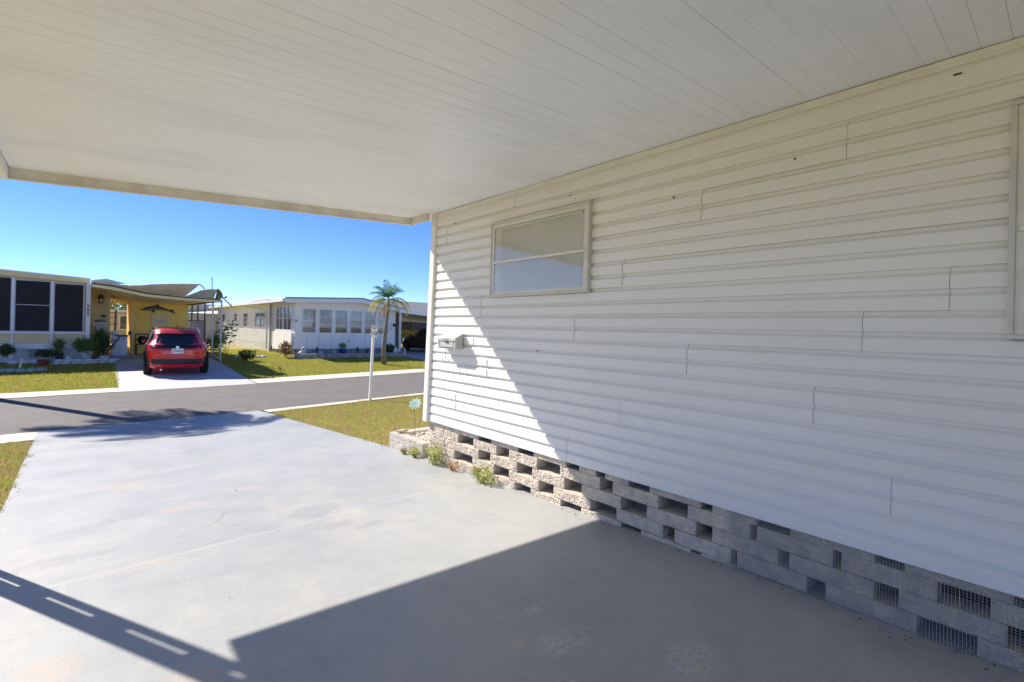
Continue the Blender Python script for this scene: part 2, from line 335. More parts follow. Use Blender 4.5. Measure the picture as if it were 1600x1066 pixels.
for i in range(12):
    zt, zb = bounds[i], bounds[i+1]; laps = [(zt, zb)] if i == 0 else [(zt, (zt+zb)/2), ((zt+zb)/2, zb)]
    cuts = sorted(seams[i]); segs = []; prev = -6.
    for c_ in cuts: segs.append((prev, c_)); prev = c_
    segs.append((prev, None))
    for k, (a, e) in enumerate(segs):
        off = -.0032 if k else 0.; a = a+.0015 if k else a
        jig = random.uniform(-.001, .001)
        for (t, bo) in laps:
            pr = [(t, .023), (t-.020, .0195), (t-.034, .002), (t-.037, .0), (bo+.004, 0.), (bo, .0012), (bo-.0005, .023)]
            y1 = e if e is not None else None
            vs = []; 
            for (z, d) in pr:
                ye = y1 if y1 is not None else YC+.02+lean(z)
                for q in range(9):                         # thin sheet, never dead straight
                    yq = a+(ye-a)*q/8; wob = 0 if q in (0, 8) else .0022*noise.noise(Vector((yq*1.3, z*9, i)))
                    vs.append((XSD+off*(1-q/8)+d+jig+wob, yq, z+wob*.8))
            n0 = len(pr)
            b.add(vs, [(9*q+w9, 9*q+w9+1, 9*q+w9+10, 9*q+w9+9) for q in range(n0-1) for w9 in range(8)])
            if off:                                        # cut ends of the overlapping sheet
                b.add([(v[0], a, v[2]) for v in vs[::9]]+[(v[0]+.012, a, v[2]) for v in vs[::9]], [(q, q+1, n0+q+1, n0+q) for q in range(n0-1)])
b.build('siding', siding_m, home, recalc=False)
# hidden body of the house
b = MB(); b.box(XSD+.03, 9.0, -6, YC+.02, ZB+.01, 1.40); b.build('wall', siding_m, home)
b = MB(); b.box(XSD-.02, 9.05, -6.1, YC+.25, 1.405, 1.50); b.build('roof', white_m, home)
# corner trim (J post) and top trim
b = MB()
for (z0, z1) in ((ZB-.012, 1.31),):
    a0, a1 = YC+lean(z0), YC+lean(z1)
    for (xa, xb, ya, yb) in ((XSD-.022, XSD+.06, .0, .085), (XSD-.022, XSD+.02, -.012, -.004)):
        vs = [(x, yy+a, z) for (z, a) in ((z0, a0), (z1, a1)) for x in (xa, xb) for yy in (ya, yb)]
        b.add(vs, [(0, 1, 3, 2), (4, 6, 7, 5), (0, 4, 5, 1), (2, 3, 7, 6), (0, 2, 6, 4), (1, 5, 7, 3)])
b.build('corner_trim', trim_m, home, bevel=.004)
b = MB(); b.box(XSD-.012, XSD+.02, -6, YC-.02, 1.262, 1.298); b.box(XSD-.022, XSD-.013, -6, YC-.02, 1.252, 1.262); b.build('top_trim', trim_m, home)
b = MB()
for (y, z) in ((1.02, 1.0), (1.77, .925), (4.40, 1.142), (2.72, 1.12), (.06, -.14), (3.06, -.18)): b = MB(); b.box(XSD-.004, XSD+.003, y-.006, y+.006, z-.005, z+.005); b.build('nail_hole', dark_m, home)
b = MB(); b.box(XSD-.003, XSD+.004, .33, .36, 1.218, 1.224); b.build('nail_hole', dark_m, home)

# block skirting
conc_m = M('split_face_block', (.84, .72, .57), .9, 0, 11, .9, 130, col2=(.60, .53, .45), lo=.35, hi=.65)
courses = [(-1.035, -1.128), (-1.131, -1.223), (-1.226, -1.318), (-1.321, -1.411), (-1.414, -1.503), (-1.506, -1.60)]
holes = [[(3.71, 3.92), (3.10, 3.32), (2.57, 2.71), (2.31, 2.40), (1.92, 2.10), (1.46, 1.54), (1.01, 1.19), (.50, .62), (-.05, .13), (-.7, -.5), (-1.5, -1.3)],
         [(4.0, 4.27), (3.43, 3.62), (2.78, 3.05), (2.24, 2.36), (1.63, 1.85), (1.19, 1.23), (.76, .80), (.20, .38), (-.6, -.4)],
         [(3.71, 3.90), (3.12, 3.32), (2.54, 2.73), (1.94, 2.16), (1.46, 1.57), (1.01, 1.07), (.52, .62), (.0, .15), (-.9, -.7)],
         [(4.0, 4.33), (3.43, 3.65), (2.85, 3.03), (2.20, 2.45), (1.72, 1.81), (1.30, 1.34), (.83, .92), (.24, .45), (-.5, -.2)],
         [(3.84, 3.98), (3.13, 3.34), (2.54, 2.76), (1.98, 2.16), (1.53, 1.60)], []]
b = MB(); rb = random.Random(3)
for ci, (zt, zb) in enumerate(courses):
    hs = sorted(holes[ci]); seg = []; prev = -6.
    for h in hs: seg.append((prev, h[0])); prev = h[1]
    seg.append((prev, YC+.04))
    for (a, e) in seg:
        if a < -1.2 and e < -1.2: step = .6
        n_ = max(1, round((e-a)/.30)); 
        for q in range(n_):
            ya = a+(e-a)*q/n_+(.0015 if q else 0); yb = a+(e-a)*(q+1)/n_-(.0015 if q < n_-1 else 0)
            res = .007 if ya > -1.0 else .08
            ny = max(2, int((yb-ya)/res)); nz_ = max(2, int((zt-zb)/res)); vs = []; x0 = 3.0+rb.uniform(-.002, .006)
            for iy in range(ny+1):
                for iz in range(nz_+1):
                    y = ya+(yb-ya)*iy/ny; z = zb+(zt-zb)*iz/nz_
                    edge = min(iy, ny-iy, iz, nz_-iz); amp = .30 if edge == 0 else 1
                    d = amp*(.005*noise.noise(Vector((y*20, z*20, ci)))+.0065*noise.noise(Vector((y*80, z*80, ci+5)))+.004*noise.noise(Vector((y*170, z*170, ci+9))))+(.004 if edge == 0 else 0)
                    vs.append((x0+d, y, z))
            b.add(vs, [(i*(nz_+1)+k, i*(nz_+1)+k+1, (i+1)*(nz_+1)+k+1, (i+1)*(nz_+1)+k) for i in range(ny) for k in range(nz_)])
            x1 = 3.15
            b.add([(x0+.004, ya, zb), (x0+.004, yb, zb), (x0+.004, yb, zt), (x0+.004, ya, zt), (x1, ya, zb), (x1, yb, zb), (x1, yb, zt), (x1, ya, zt)],
                  [(0, 1, 5, 4), (2, 3, 7, 6), (1, 2, 6, 5), (0, 4, 7, 3), (4, 5, 6, 7)])
b.box(3.0+.01, 9.0, YC+.0, YC+.07, -1.62, ZB)      # return along the street end
b.build('block_skirting', conc_m, home)
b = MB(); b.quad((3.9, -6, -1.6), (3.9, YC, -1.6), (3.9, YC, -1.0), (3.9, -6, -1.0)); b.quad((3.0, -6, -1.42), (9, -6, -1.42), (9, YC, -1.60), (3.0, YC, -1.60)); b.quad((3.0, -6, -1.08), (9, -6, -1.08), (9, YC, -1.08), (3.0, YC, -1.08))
b.build('crawl_space_dark', dark_m, home)  # near-black sheets: darkness of the crawl space put into their colour
# hardware cloth: over the face near the camera, inside the openings further on
mesh_m = M('galvanised_wire', (.42, .42, .42), .5, .1, 5, metal=.3)
b = MB()
def wires(x, y0, y1, z0, z1, st, r):
    ph = 0
    y = y0
    while y < y1:
        b.bar((x+.002*math.sin(y*9), y, z0), (x+.002*math.sin(y*9+1), y+.002, z1), r); y += st
    z = z0
    while z < z1: b.bar((x, y0, z), (x, y1, z+.001), r); z += st
wires(2.984, -.4, 1.34, -1.44, -1.05, .0127, .0013); wires(3.10, 1.34, 4.4, -1.56, -1.05, .0127, .0013)
b.build('wire_mesh', mesh_m, home)
b = MB(); b.tube([(2.985, .30, -1.13), (2.975, .295, -1.22), (2.982, .305, -1.30)], .0012, 5); b.build('loose_wire', mesh_m, home); b = MB(); b.tube([(2.982, 1.77, -1.33), (2.976, 1.765, -1.47)], .0012, 5); b.build('loose_wire', mesh_m, home)

# windows on the driveway side
alu_m = M('window_aluminium', (.70, .67, .60), .45, .06, 8)
blind_m = M('blind_slats', (.95, .94, .92), .55, .03, 3)
pane_m = glass('window_glass', (.99, .995, .995), .06, .01)
def house_window(y0, y1, z0, z1, name='window', mid=True, flip=False):
    f = MB(); X = XSD
    t = .021
    for (a, e, c_, d) in ((y0, y1, z1-t, z1), (y0, y1, z0, z0+t), (y0, y0+t, z0+t, z1-t), (y1-t, y1, z0+t, z1-t)): f.box(X-.040, X+.012, a, e, c_, d)
    w_ = f.build('window', M('window_frame_metal', (.60, .57, .52), .4, .06, 8), home, bevel=.003)
    g_ = MB()
    for (a, e, c_, d) in ((y0+t, y1-t, z1-t-.035, z1-t), (y0+t, y1-t, z0+t, z0+t+.028), (y0+t, y0+t+.030, z0+t+.0281, z1-t-.0351), (y1-t-.030, y1-t, z0+t+.0281, z1-t-.0351)): g_.box(X-.030, X+.01, a, e, c_, d)
    if mid: zm = z0+(z1-z0)*.46; g_.box(X-.040, X+.01, y0+t+.01, y1-t-.01, zm-.012, zm+.012)
    sa = g_.build('sash', alu_m, w_, bevel=.002); sa.location = (0, 0, 0)
    p = MB(); p.quad((X-.029, y0+.045, z1-.055), (X-.029, y1-.045, z1-.055), (X-.029, y1-.045, z0+.045), (X-.029, y0+.045, z0+.045)); q = p.build('pane', pane_m, w_, recalc=False); q.location = (0, 0, 0)
    k = MB(); z = z0+.05
    while z < z1-.06:
        k.add([(X-.016, y0+.085, z), (X-.016, y1-.15, z), (X-.025, y1-.15, z+.019), (X-.025, y0+.085, z+.019)], [(0, 1, 2, 3)]); z += .0185
    k.box(X-.028, X-.015, y0+.08, y1-.145, z1-.085, z1-.062)
    k.quad((X-.014, y0+.03, z0+.03), (X-.014, y1-.03, z0+.03), (X-.014, y1-.03, z1-.03), (X-.014, y0+.03, z1-.03))
    q = k.build('blind', blind_m, w_, recalc=False); q.location = (0, 0, 0)
    return w_
house_window(2.475, 3.715, .310, 1.030)
house_window(-1.25, .168, .010, 1.025)

# carport roof over the driveway
SL = math.tan(R(3.28)); 
def CZ(x): return 1.303+(x-XSD)*SL
cp = thing('carport', (-.70, 4.72, -1.53), 'white aluminium carport roof over the driveway with pan ceiling and box gutter', 'carport')
b = MB(); y = 5.15-.0; x0, x1 = -.46, XSD-.002; pr = []
k = 0; ys = [.655-.0975*j for j in range(60)]+[.655+.0975*j for j in range(1, 46)]; ys = sorted(v for v in ys if -4.5 < v < 5.12)
pr.append((-4.55, 0))
for i, v in enumerate(ys):
    q3 = random.random(); dpt = .001+.003*q3; wd = .0006+.0009*q3
    pr += [(v-wd-.002, 0), (v-wd, .0006), (v-wd*.6, dpt), (v+wd*.6, dpt), (v+wd, .0004), (v+wd+.002, 0)]
pr.append((5.15, 0))
nX = 6
def dent(x, y): return .0035*noise.noise(Vector((x*.9, y*1.4, 2)))
vs = []
for (yy, d) in pr:
    for j in range(nX+1):
        x = x0+(x1-x0)*j/nX; vs.append((x, yy, CZ(x)+d+dent(x, yy)))
b.add(vs, [(i*(nX+1)+j, (i+1)*(nX+1)+j, (i+1)*(nX+1)+j+1, i*(nX+1)+j+1) for i in range(len(pr)-1) for j in range(nX)])
b.build('ceiling_panel', ceil_m, cp, recalc=False)
b = MB()
b.add([(x, y, CZ(x)+dz) for x in (-.46, XSD+.1) for y in (-4.55, 5.16) for dz in (.03, .075)], [(0, 1, 3, 2), (4, 6, 7, 5), (0, 4, 5, 1), (2, 3, 7, 6), (0, 2, 6, 4), (1, 5, 7, 3)])
b.build('roof_pan', white_m, cp)
fasc_m = M('fascia_aluminium', (.78, .73, .66), .45, 0, 5, col2=(.64, .58, .50), lo=.3, hi=.6)
def slab(mb, xa, xb, ya, yb, d0, d1):
    mb.add([(x, y, CZ(x)+dz) for x in (xa, xb) for y in (ya, yb) for dz in (d0, d1)], [(0, 1, 3, 2), (4, 6, 7, 5), (0, 4, 5, 1), (2, 3, 7, 6), (0, 2, 6, 4), (1, 5, 7, 3)])
b = MB(); slab(b, -.465, 2.90, 5.145, 5.19, -.082, .08); slab(b, -.465, 2.90, 5.125, 5.145, -.088, -.080); slab(b, 2.865, 2.905, 4.80, 5.16, -.080, .06)
slab(b, 2.905, 3.4, 5.10, 5.19, .0, .08)
b.build('fascia', fasc_m, cp, bevel=.002)
b = MB(); slab(b, -.75, -.465, -4.55, 5.19, -.082, -.078); slab(b, -.470, -.465, -4.55, 5.19, -.078, .03); slab(b, -.75, -.745, -4.55, 5.19, -.078, .08); slab(b, -.745, -.470, 5.185, 5.19, -.078, .07)
slab(b, -.745, -.475, -4.55, 5.18, .02, .028)
b.build('gutter_beam', white_m, cp)
b = MB()
zt = CZ(-.7)-.08
b.box(-.775, -.70, 4.69, 4.75, G(4.7), zt); b.box(-.665, -.635, 4.69, 4.75, G(4.7), zt)
z = G(4.7)+.25
while z < zt: b.box(-.70, -.665, 4.70, 4.74, z, z+.22); z += .62
b.build('post', white_m, cp, bevel=.004)
b = MB()
for i in range(26):
    x = random.uniform(-.4, 2.8); L = random.uniform(.004, .02); b = MB(); b.bar((x, 5.17, CZ(x)-.082), (x+random.uniform(-.004, .004), 5.17, CZ(x)-.084-L), .0012); b.build('rivet_tail', dark_m, cp)

# ------------------------------------------------------------------ mailbox
mail_m = M('mailbox_metal', (.50, .50, .46), .45, .08, 20, .1, 60)
mx0, my0, my1, mz0, mz1 = 2.86, 4.37, 4.74, -.40, -.245
P = at(711.5, 546, 0, 2.87)
my0 = P.y; mz0 = P.z; my1 = my0+.335; mz1 = mz0+.165
mb_ = thing('mailbox', (2.93, (my0+my1)/2, mz0), 'small grey metal wall mailbox with slanted lid and newspaper hooks beneath', 'mailbox')
b = MB(); prof = [(2.966, mz0), (2.874, mz0), (2.868, mz0+.01), (2.868, mz1-.055), (2.966, mz1)]
b.prism([(x, my0, z) for x, z in prof], (0, my1-my0, 0)); b.build('box_body', mail_m, mb_, bevel=.003)
b = MB(); lidp = [(2.966, mz1+.004), (2.863, mz1-.052), (2.861, mz0+.085), (2.866, mz0+.085), (2.867, mz1-.058), (2.966, mz1+.001)]
b.prism([(x, my0-.003, z) for x, z in lidp], (0, my1-my0+.006, 0)); b.build('lid', mail_m, mb_)
yc = (my0+my1)/2
for dy in (-.055, .055):
    b = MB(); b.tube([(2.90, yc+dy, mz0), (2.898, yc+dy, mz0-.11), (2.88, yc+dy, mz0-.135), (2.862, yc+dy, mz0-.128), (2.856, yc+dy, mz0-.105)], .0032, 6); b.build('newspaper_hook', mail_m, mb_)
mdark = M('mailbox_dark', (.06, .06, .06), .5)
b = MB(); xx = 2.8655
for (a0, b0, a1, b1) in ((-.12, .018, .12, .018), (-.135, .035, -.135, .075), (.135, .035, .135, .075), (-.12, .018, -.135, .035), (.12, .018, .135, .035)): b.bar((xx, yc+a0, mz0+b0), (xx, yc+a1, mz0+b1), .0022)
b.box(2.858, xx, yc-.035, yc+.02, mz0+.066, mz0+.080); b.box(2.860, xx-.001, yc-.05, yc+.055, mz0+.094, mz0+.099)
b.build('latch', mdark, mb_)

# ------------------------------------------------------------------ planter, weeds, garden ornament beside the corner
pl_m = M('planter_block', (.66, .60, .52), .9, 0, 9, 1.0, 80, col2=(.50, .45, .39))
pt = thing('block_planter', (3.3, 5.2, -1.57), 'low planter of pale rough blocks filled with white gravel at the house corner', 'planter')
def rough_block(mb, x0, x1, y0, y1, z0, z1, seed, res=.02):
    bm = bmesh.new(); bmesh.ops.create_cube(bm, size=1)
    for v in bm.verts: v.co = Vector(((x0+x1)/2+v.co.x*(x1-x0), (y0+y1)/2+v.co.y*(y1-y0), (z0+z1)/2+v.co.z*(z1-z0)))
    bmesh.ops.subdivide_edges(bm, edges=bm.edges, cuts=7, use_grid_fill=True)
    for v in bm.verts:
        n3 = noise.noise_vector(v.co*30+Vector((seed, 0, 0)))*.005+noise.noise_vector(v.co*80)*.004; n3.z *= .25; v.co += n3
    mb.add([v.co.copy() for v in bm.verts], [tuple(v.index for v in f.verts) for f in bm.faces]); bm.free()
k = 0
for (zt, zb) in ((-1.375, -1.468), (-1.471, -1.60)):
    cuts = [4.97, 5.25, 5.56, 5.80] if k == 0 else [4.97, 5.12, 5.42, 5.66, 5.80]
    b = MB()
    for a, e in zip(cuts[:-1], cuts[1:]): rough_block(b, 2.99, 3.11, a, e-.004, zb, zt, a)
    for a in (3.114, 3.42, 3.73): rough_block(b, a, a+.30, 5.66, 5.80, zb, zt, a+k)
    b.build('block_course', pl_m, pt); k += 1
b = MB(); rp = random.Random(5)
for i in range(420): b.rock((rp.uniform(3.12, 4.0), rp.uniform(4.93, 5.65), -1.42+rp.uniform(0, .03)), (rp.uniform(.012, .022),)*2+(.012,), i, 1)
tag(b.build('gravel', M('white_gravel', (.66, .60, .52), .8, .15, 30), recalc=False), 'white gravel filling the block planter', 'gravel', kind='stuff')
b = MB(); b.quad((3.1, 4.9, -1.425), (4.02, 4.9, -1.425), (4.02, 5.67, -1.425), (3.1, 5.67, -1.425)); b.build('fill', M('planter_fill', (.5, .46, .4), .9), pt)

def leafy(name, c, rad, n, L, W_, mat, parent=None, up=.6, seed=1, shape='ball', stems=0, stem_m=None):
    r_ = random.Random(seed); b = MB(); c = Vector(c)
    for i in range(n):
        while True:
            p = Vector((r_.uniform(-1, 1), r_.uniform(-1, 1), r_.uniform(-1, 1)))
            if p.length < 1: break
        if shape == 'up': p.z = abs(p.z)
        p = c+Vector((p.x*rad[0], p.y*rad[1], p.z*rad[2])); a = r_.uniform(0, 6.28); d = Vector((math.cos(a), math.sin(a), r_.uniform(-.3, 1)*up*2)).normalized()
        sd_ = d.cross(Vector((r_.uniform(-1, 1), r_.uniform(-1, 1), r_.uniform(-.3, 1)))).normalized(); l_ = L*r_.uniform(.6, 1.3); w_ = W_*r_.uniform(.6, 1.2)
        m_ = p+d*l_*.5; b.add([p, m_+sd_*w_/2+Vector((0, 0, .1*l_)), p+d*l_-Vector((0, 0, .1*l_)), m_-sd_*w_/2+Vector((0, 0, .1*l_))], [(0, 1, 2, 3)])
    o = b.build(name, mat, parent, recalc=False)
    return o
def plant(name, base, rad, h, n, L, W_, mat, label, cat, up=.6, seed=1, group=None, leafname='foliage'):
    t = thing(name, base, label, cat, group)
    leafy(leafname, (base[0], base[1], base[2]+h), rad, n, L, W_, mat, t, up, seed)
    b = MB(); r_ = random.Random(seed+9)
    for i in range(7): b.tube([(base[0]+r_.uniform(-.2, .2)*rad[0], base[1]+r_.uniform(-.2, .2)*rad[1], base[2]-.01), (base[0]+r_.uniform(-.8, .8)*rad[0], base[1]+r_.uniform(-.8, .8)*rad[1], base[2]+h*r_.uniform(1, 1.3))], [.006+.02*rad[0]*.2, .003], 5)
    b.build('stem', stem_m, t); return t
stem_m = M('plant_stem', (.16, .15, .05), .8)
weed_m = M('weed_leaf', (.50, .52, .14), .6, 0, 30, col2=(.34, .40, .09), thin=.4)
dry_m = M('dry_weed', (.62, .36, .16), .8, .25, 40, thin=.3)
leaf_m = M('dark_leaf', (.10, .17, .04), .5, 0, 12, col2=(.05, .09, .02), thin=.25)
leafb_m = M('mid_leaf', (.18, .28, .06), .5, 0, 12, col2=(.09, .15, .03), thin=.25)
plant('weed', (2.93, 4.60, G(4.6)), (.07, .14, .13), .11, 360, .034, .014, weed_m, 'tallest green weed clump growing where the block wall meets the driveway corner', 'weed', seed=2)
plant('weed', (2.93, 5.05, G(5.05)), (.05, .07, .06), .065, 190, .03, .014, weed_m, 'small weed against the gravel planter face', 'weed', seed=3)
plant('weed', (2.93, 5.30, G(5.3)), (.04, .06, .035), .04, 130, .025, .012, M('weed_pale', (.36, .30, .12), .7, .2, 40), 'tiny yellowed weed tuft at the far end of the planter', 'weed', seed=4)
plant('weed', (2.91, 3.70, G(3.7)), (.07, .18, .085), .075, 330, .034, .013, weed_m, 'low wide green weed under the block openings halfway along the sunlit skirting', 'weed', seed=5)
plant('weed', (2.94, 4.27, G(4.27)), (.04, .12, .05), .05, 200, .02, .008, dry_m, 'dried orange weed between the two green clumps', 'weed', seed=6)
plant('weed', (3.16, 5.0, -1.43), (.05, .06, .05), .05, 90, .03, .014, weed_m, 'small green sprout in the white gravel', 'weed', seed=8)
# leaf litter and grit that collects along the wall and the grass edge
b = MB(); rl = random.Random(17); b2 = MB()
for i in range(123):
    if i < 85: x, y = 2.97-abs(rl.gauss(0, .035)), rl.uniform(-.2, 4.9)
    elif i < 120: y = rl.uniform(4, 10); x = dl(y)+abs(rl.gauss(0, .05))
    else: x, y = rl.uniform(-.4, 2.8), rl.uniform(.8, 9)
    a_ = rl.uniform(0, 6.28); L_ = rl.uniform(.004, .013); w_ = L_*.4; z_ = G(y)+.007; ca, sa = math.cos(a_), math.sin(a_)
    b.add([(x-ca*L_, y-sa*L_, z_), (x-sa*w_, y+ca*w_, z_+.004), (x+ca*L_, y+sa*L_, z_+.001), (x+sa*w_, y-ca*w_, z_+.004)], [(0, 1, 2, 3)])
tag(b.build('leaf_litter', M('dry_leaf', (.16, .12, .08), .9, .4, 30), recalc=False), 'small dry leaf bits scattered along the skirting and driveway', 'litter', kind='stuff')
# flower stake
P = at(648, 632, 1, 5.45); Q = at(651, 688, 1, 5.30)
teal = M('teal_petal', (.30, .60, .56), .35, 0, 60, col2=(.75, .85, .80))
fs_ = thing('garden_stake', (P.x, P.y-.02, -1.43), 'teal and white metal flower on a thin garden stake', 'garden stake')
b = MB(); b.tube([(P.x+.005, P.y-.02, -1.43), (P.x+.003, P.y-.01, -1.2), P], .0035, 6); b.build('stake', M('brown_stake', (.16, .12, .08), .7), fs_)
b = MB(); rf = random.Random(2)
for ring, (rr, nn) in enumerate(((.115, 9), (.075, 8), (.04, 6))):
    for i in range(nn):
        a = 6.283*i/nn+ring*.3; d = Vector((math.cos(a)*.75, -math.sin(a)*.15-.1, math.sin(a)*.62)); p0 = P+Vector((0, -.01*ring, .01)); sd_ = Vector((-math.sin(a), 0, math.cos(a)))
        tip = p0+d*rr*1.15; b.add([p0, p0+d*rr*.7+sd_*.026, tip, p0+d*rr*.7-sd_*.026, p0+d*rr*.7+Vector((0, -.012, 0))], [(0, 1, 4), (1, 2, 4), (2, 3, 4), (3, 0, 4)])
b.build('flower', teal, fs_, recalc=False)
b = MB(); b.rock((4.05, 6.55, G(6.55)+.04), (.09, .08, .05), 4); tag(b.build('rock', M('brown_rock', (.16, .13, .11), .9, .2, 20), smooth=True), 'dark brown rock on the grass beside the house corner', 'rock')
b = MB(); b.rock((3.8, 6.45, G(6.45)+.04), (.06, .06, .045), 6); tag(b.build('rock', M('pale_rock', (.55, .50, .40), .9, .2, 20), smooth=True), 'pale rock on the grass behind the flower stake', 'rock')
b = MB(); b.rock((3.10, 5.66, -1.35), (.09, .035, .02), 8); tag(b.build('rock', M('tan_rock', (.50, .44, .34), .9, .2, 20), smooth=True), 'flat tan stone lying on the planter rim', 'rock')

# ------------------------------------------------------------------ speed sign
sx, sy = 5.25, 11.25; sz = G(sy)-.02
sg = thing('traffic_sign', (sx, sy, sz), 'small white speed limit sign on a white post by the curb', 'sign')
top = at(584.5, 508, 1, sy); ang = R(-8)
dirx = Vector((math.cos(ang), math.sin(ang), 0)); nrm = Vector((math.sin(ang), -math.cos(ang), 0))
lx = (top.x-sx)
b = MB(); b.bar((sx, sy, sz), (top.x-.01, sy, top.z-.05), .060, .045, up=(0, 1, 0)); b.build('post', M('sign_post', (.78, .78, .77), .5, .05), sg)
cpt = Vector((top.x, sy, top.z-.155))-dirx*0
b = MB(); hw, hh = .078, .155
tl = Vector((.0, 0, 1))*1.0+dirx*.05; tl.normalize(); pc = cpt+nrm*.035
vs = [pc+dirx*a*hw+tl*c_*hh+nrm*o_ for o_ in (0, .004) for a, c_ in ((-1, -1), (1, -1), (1, 1), (-1, 1))]
b.add(vs, [(3, 2, 1, 0), (4, 5, 6, 7), (0, 1, 5, 4), (1, 2, 6, 5), (2, 3, 7, 6), (3, 0, 4, 7)]); b.build('sign_plate', M('sign_white', (.85, .85, .85), .4, .02), sg)
ink = M('sign_ink', (.04, .04, .04), .5)
text_mesh('lettering', 'SPEED', .044, ink, pc+tl*.108+nrm*.006, dirx, tl, sg, .0006, .0006)
text_mesh('lettering', 'LIMIT', .044, ink, pc+tl*.060+nrm*.006, dirx, tl, sg, .0006, .0006)
text_mesh('lettering', '10', .135, ink, pc-tl*.055+nrm*.006, dirx, tl, sg, .0006, .003)
b = MB()
for (a, c_) in ((-1, 0), (1, 0)): b.bar(pc+dirx*a*(hw-.006)-tl*(hh-.006)+nrm*.0055, pc+dirx*a*(hw-.006)+tl*(hh-.006)+nrm*.0055, .0022)
for c_ in (-1, 1): b.bar(pc-dirx*(hw-.006)+tl*c_*(hh-.006)+nrm*.0055, pc+dirx*(hw-.006)+tl*c_*(hh-.006)+nrm*.0055, .0022)
b.build('border_line', ink, sg)

# ================================================================== across the street
def tube_between(name, a, b_, r, mat, parent): m = MB(); m.tube([a, b_], r, 8); return m.build(name, mat, parent)
yel_m = M('yellow_paint', (.92, .66, .16), .6, .06, 2)
tan_m = M('tan_panel', (.76, .62, .36), .6, .06, 2)
cream_m = M('cream_trim', (.80, .66, .36), .5, .06, 3)
bluew_m = M('bluish_white_trim', (.86, .86, .88), .5, .05, 3)
screen_m = M('dark_screen', (.018, .018, .022), .55, .2, 6, spec=.25)
slab_m = M('entry_slab', (.34, .31, .27), .8, .1, 4)

# ---- yellow mobile home (front wall y=24.3)
YF = 24.3
yh = thing('mobile_home', (-4, YF, -1.54), 'yellow mobile home with dark screened porch windows and white framing across the street', 'house')
xr = at(137, 500, 1, YF).x
def zf(px, py): return at(px, py, 1, YF).z
zt0, zb0 = 1.64, 1.45
b = MB()   # wall: lower yellow panels and body
b.box(-9, xr, YF+.03, YF+.12, -1.1, 1.5); b.build('wall', tan_m, yh)
b = MB(); b.box(-9, -.0, YF+.5, 40, -1.3, 1.42); b.build('body_wall', yel_m, yh)
# roof edge slopes down to the right
b = MB()
def edge(x): return at(0, 422, 1, YF).z + (x-at(0, 422, 1, YF).x)*((at(137, 436, 1, YF).z-at(0, 422, 1, YF).z)/(xr-at(0, 422, 1, YF).x))
vs = []
for x in (-9, xr+.05):
    e = edge(x); vs += [(x, YF-.12, e-.18), (x, YF-.12, e), (x, YF+16, e), (x, YF+16, e-.18)]
b.add(vs, [(0, 1, 2, 3), (4, 7, 6, 5), (0, 4, 5, 1), (1, 5, 6, 2), (2, 6, 7, 3), (3, 7, 4, 0)]); b.build('roof', cream_m, yh, bevel=.01)
b = MB(); x = -9; b.box(-9, -8.9, YF-.14, YF-.122, 1.0, 1.001)
b = MB(); vs = []
for x in (-9, xr+.06): e = edge(x); vs += [(x, YF-.145, e-.015), (x, YF-.145, e+.03), (x, YF-.118, e+.03), (x, YF-.118, e-.015)]
b.add(vs, [(0, 1, 2, 3), (4, 7, 6, 5), (0, 4, 5, 1), (1, 5, 6, 2), (2, 6, 7, 3), (3, 7, 4, 0)]); b.build('drip_edge', white_m, yh)
zwb = zf(70, 519); 
xm = [at(v, 480, 1, YF).x for v in (20.0, 81.5, 135.5)]
for (xa, xb, mid) in ((-5.2, -3.75, 0), (-3.7, xm[0]-.02, 0), (xm[0]+.03, xm[1]-.03, 1), (xm[1]+.03, xm[2]-.07, 0)):
    e = (edge(xa)+edge(xb))/2-.24
    b = MB(); t = .035
    for q in ((xa, xb, zwb, zwb+t), (xa, xb, e-t, e), (xa, xa+t, zwb+t, e-t), (xb-t, xb, zwb+t, e-t)): b.box(q[0], q[1], YF-.035, YF+.0, q[2], q[3])
    if mid: b.box(xa+t, xb-t, YF-.03, YF, .48*zwb+.52*e-.012, .48*zwb+.52*e+.012)
    wn = b.build('window', M('lavender_frame', (.55, .54, .60), .5, .04), yh)
    b = MB(); b.box(xa+t, xb-t, YF-.012, YF+.01, zwb+t, e-t); q = b.build('screen', screen_m, wn); q.location = (0, 0, 0)
for x in [-3.72]+xm[:2]: b = MB(); b.box(x-.03, x+.03, YF-.05, YF+.02, zf(70, 538), edge(x)-.2); b.build('mullion', bluew_m, yh)
b = MB(); b.box(xm[2]-.02, xr+.07, YF-.07, YF+.1, -1.5, edge(xr)-.17); b.build('mullion', bluew_m, yh)
b = MB(); b.box(-9, xm[2]-.02, YF-.055, YF+.02, zwb-.06, zwb); b.box(-9, xm[2]-.02, YF-.075, YF+.03, zf(70, 545), zf(70, 538)); b.build('sill_band', bluew_m, yh)
b = MB(); b.box(-9, xm[2]-.02, YF+.02, YF+.07, -1.6, zf(70, 545)+.02); b.build('skirting', M('skirt_white', (.70, .72, .76), .6, .1, 2), yh)
xn = xr+.01
ci = M('house_number_black', (.03, .03, .03), .5)
for k_, d_ in enumerate('585'):
    text_mesh('house_number', d_, .16, ci, (xn+.0, YF-.075, zf(140, 478.5+k_*6.2)), (1, 0, 0), (0, 0, 1), yh, .003, .004)
# recessed entry wall, y=26
ri = M('rib_tan', (.66, .55, .32), .6, .06, 3)
b = MB(); xa, xb = .05, at(172, 500, 1, 26).x
b.box(xa, xb, 26, 26.1, -1.55, 1.6); x = xa+.03
while x < xb-.02: b.box(x, x+.02, 25.985, 26, -1.5, 1.15); x += .085
b.box(xa, xb, 25.97, 26, 1.15, 1.6); b.build('entry_wall', ri, yh)
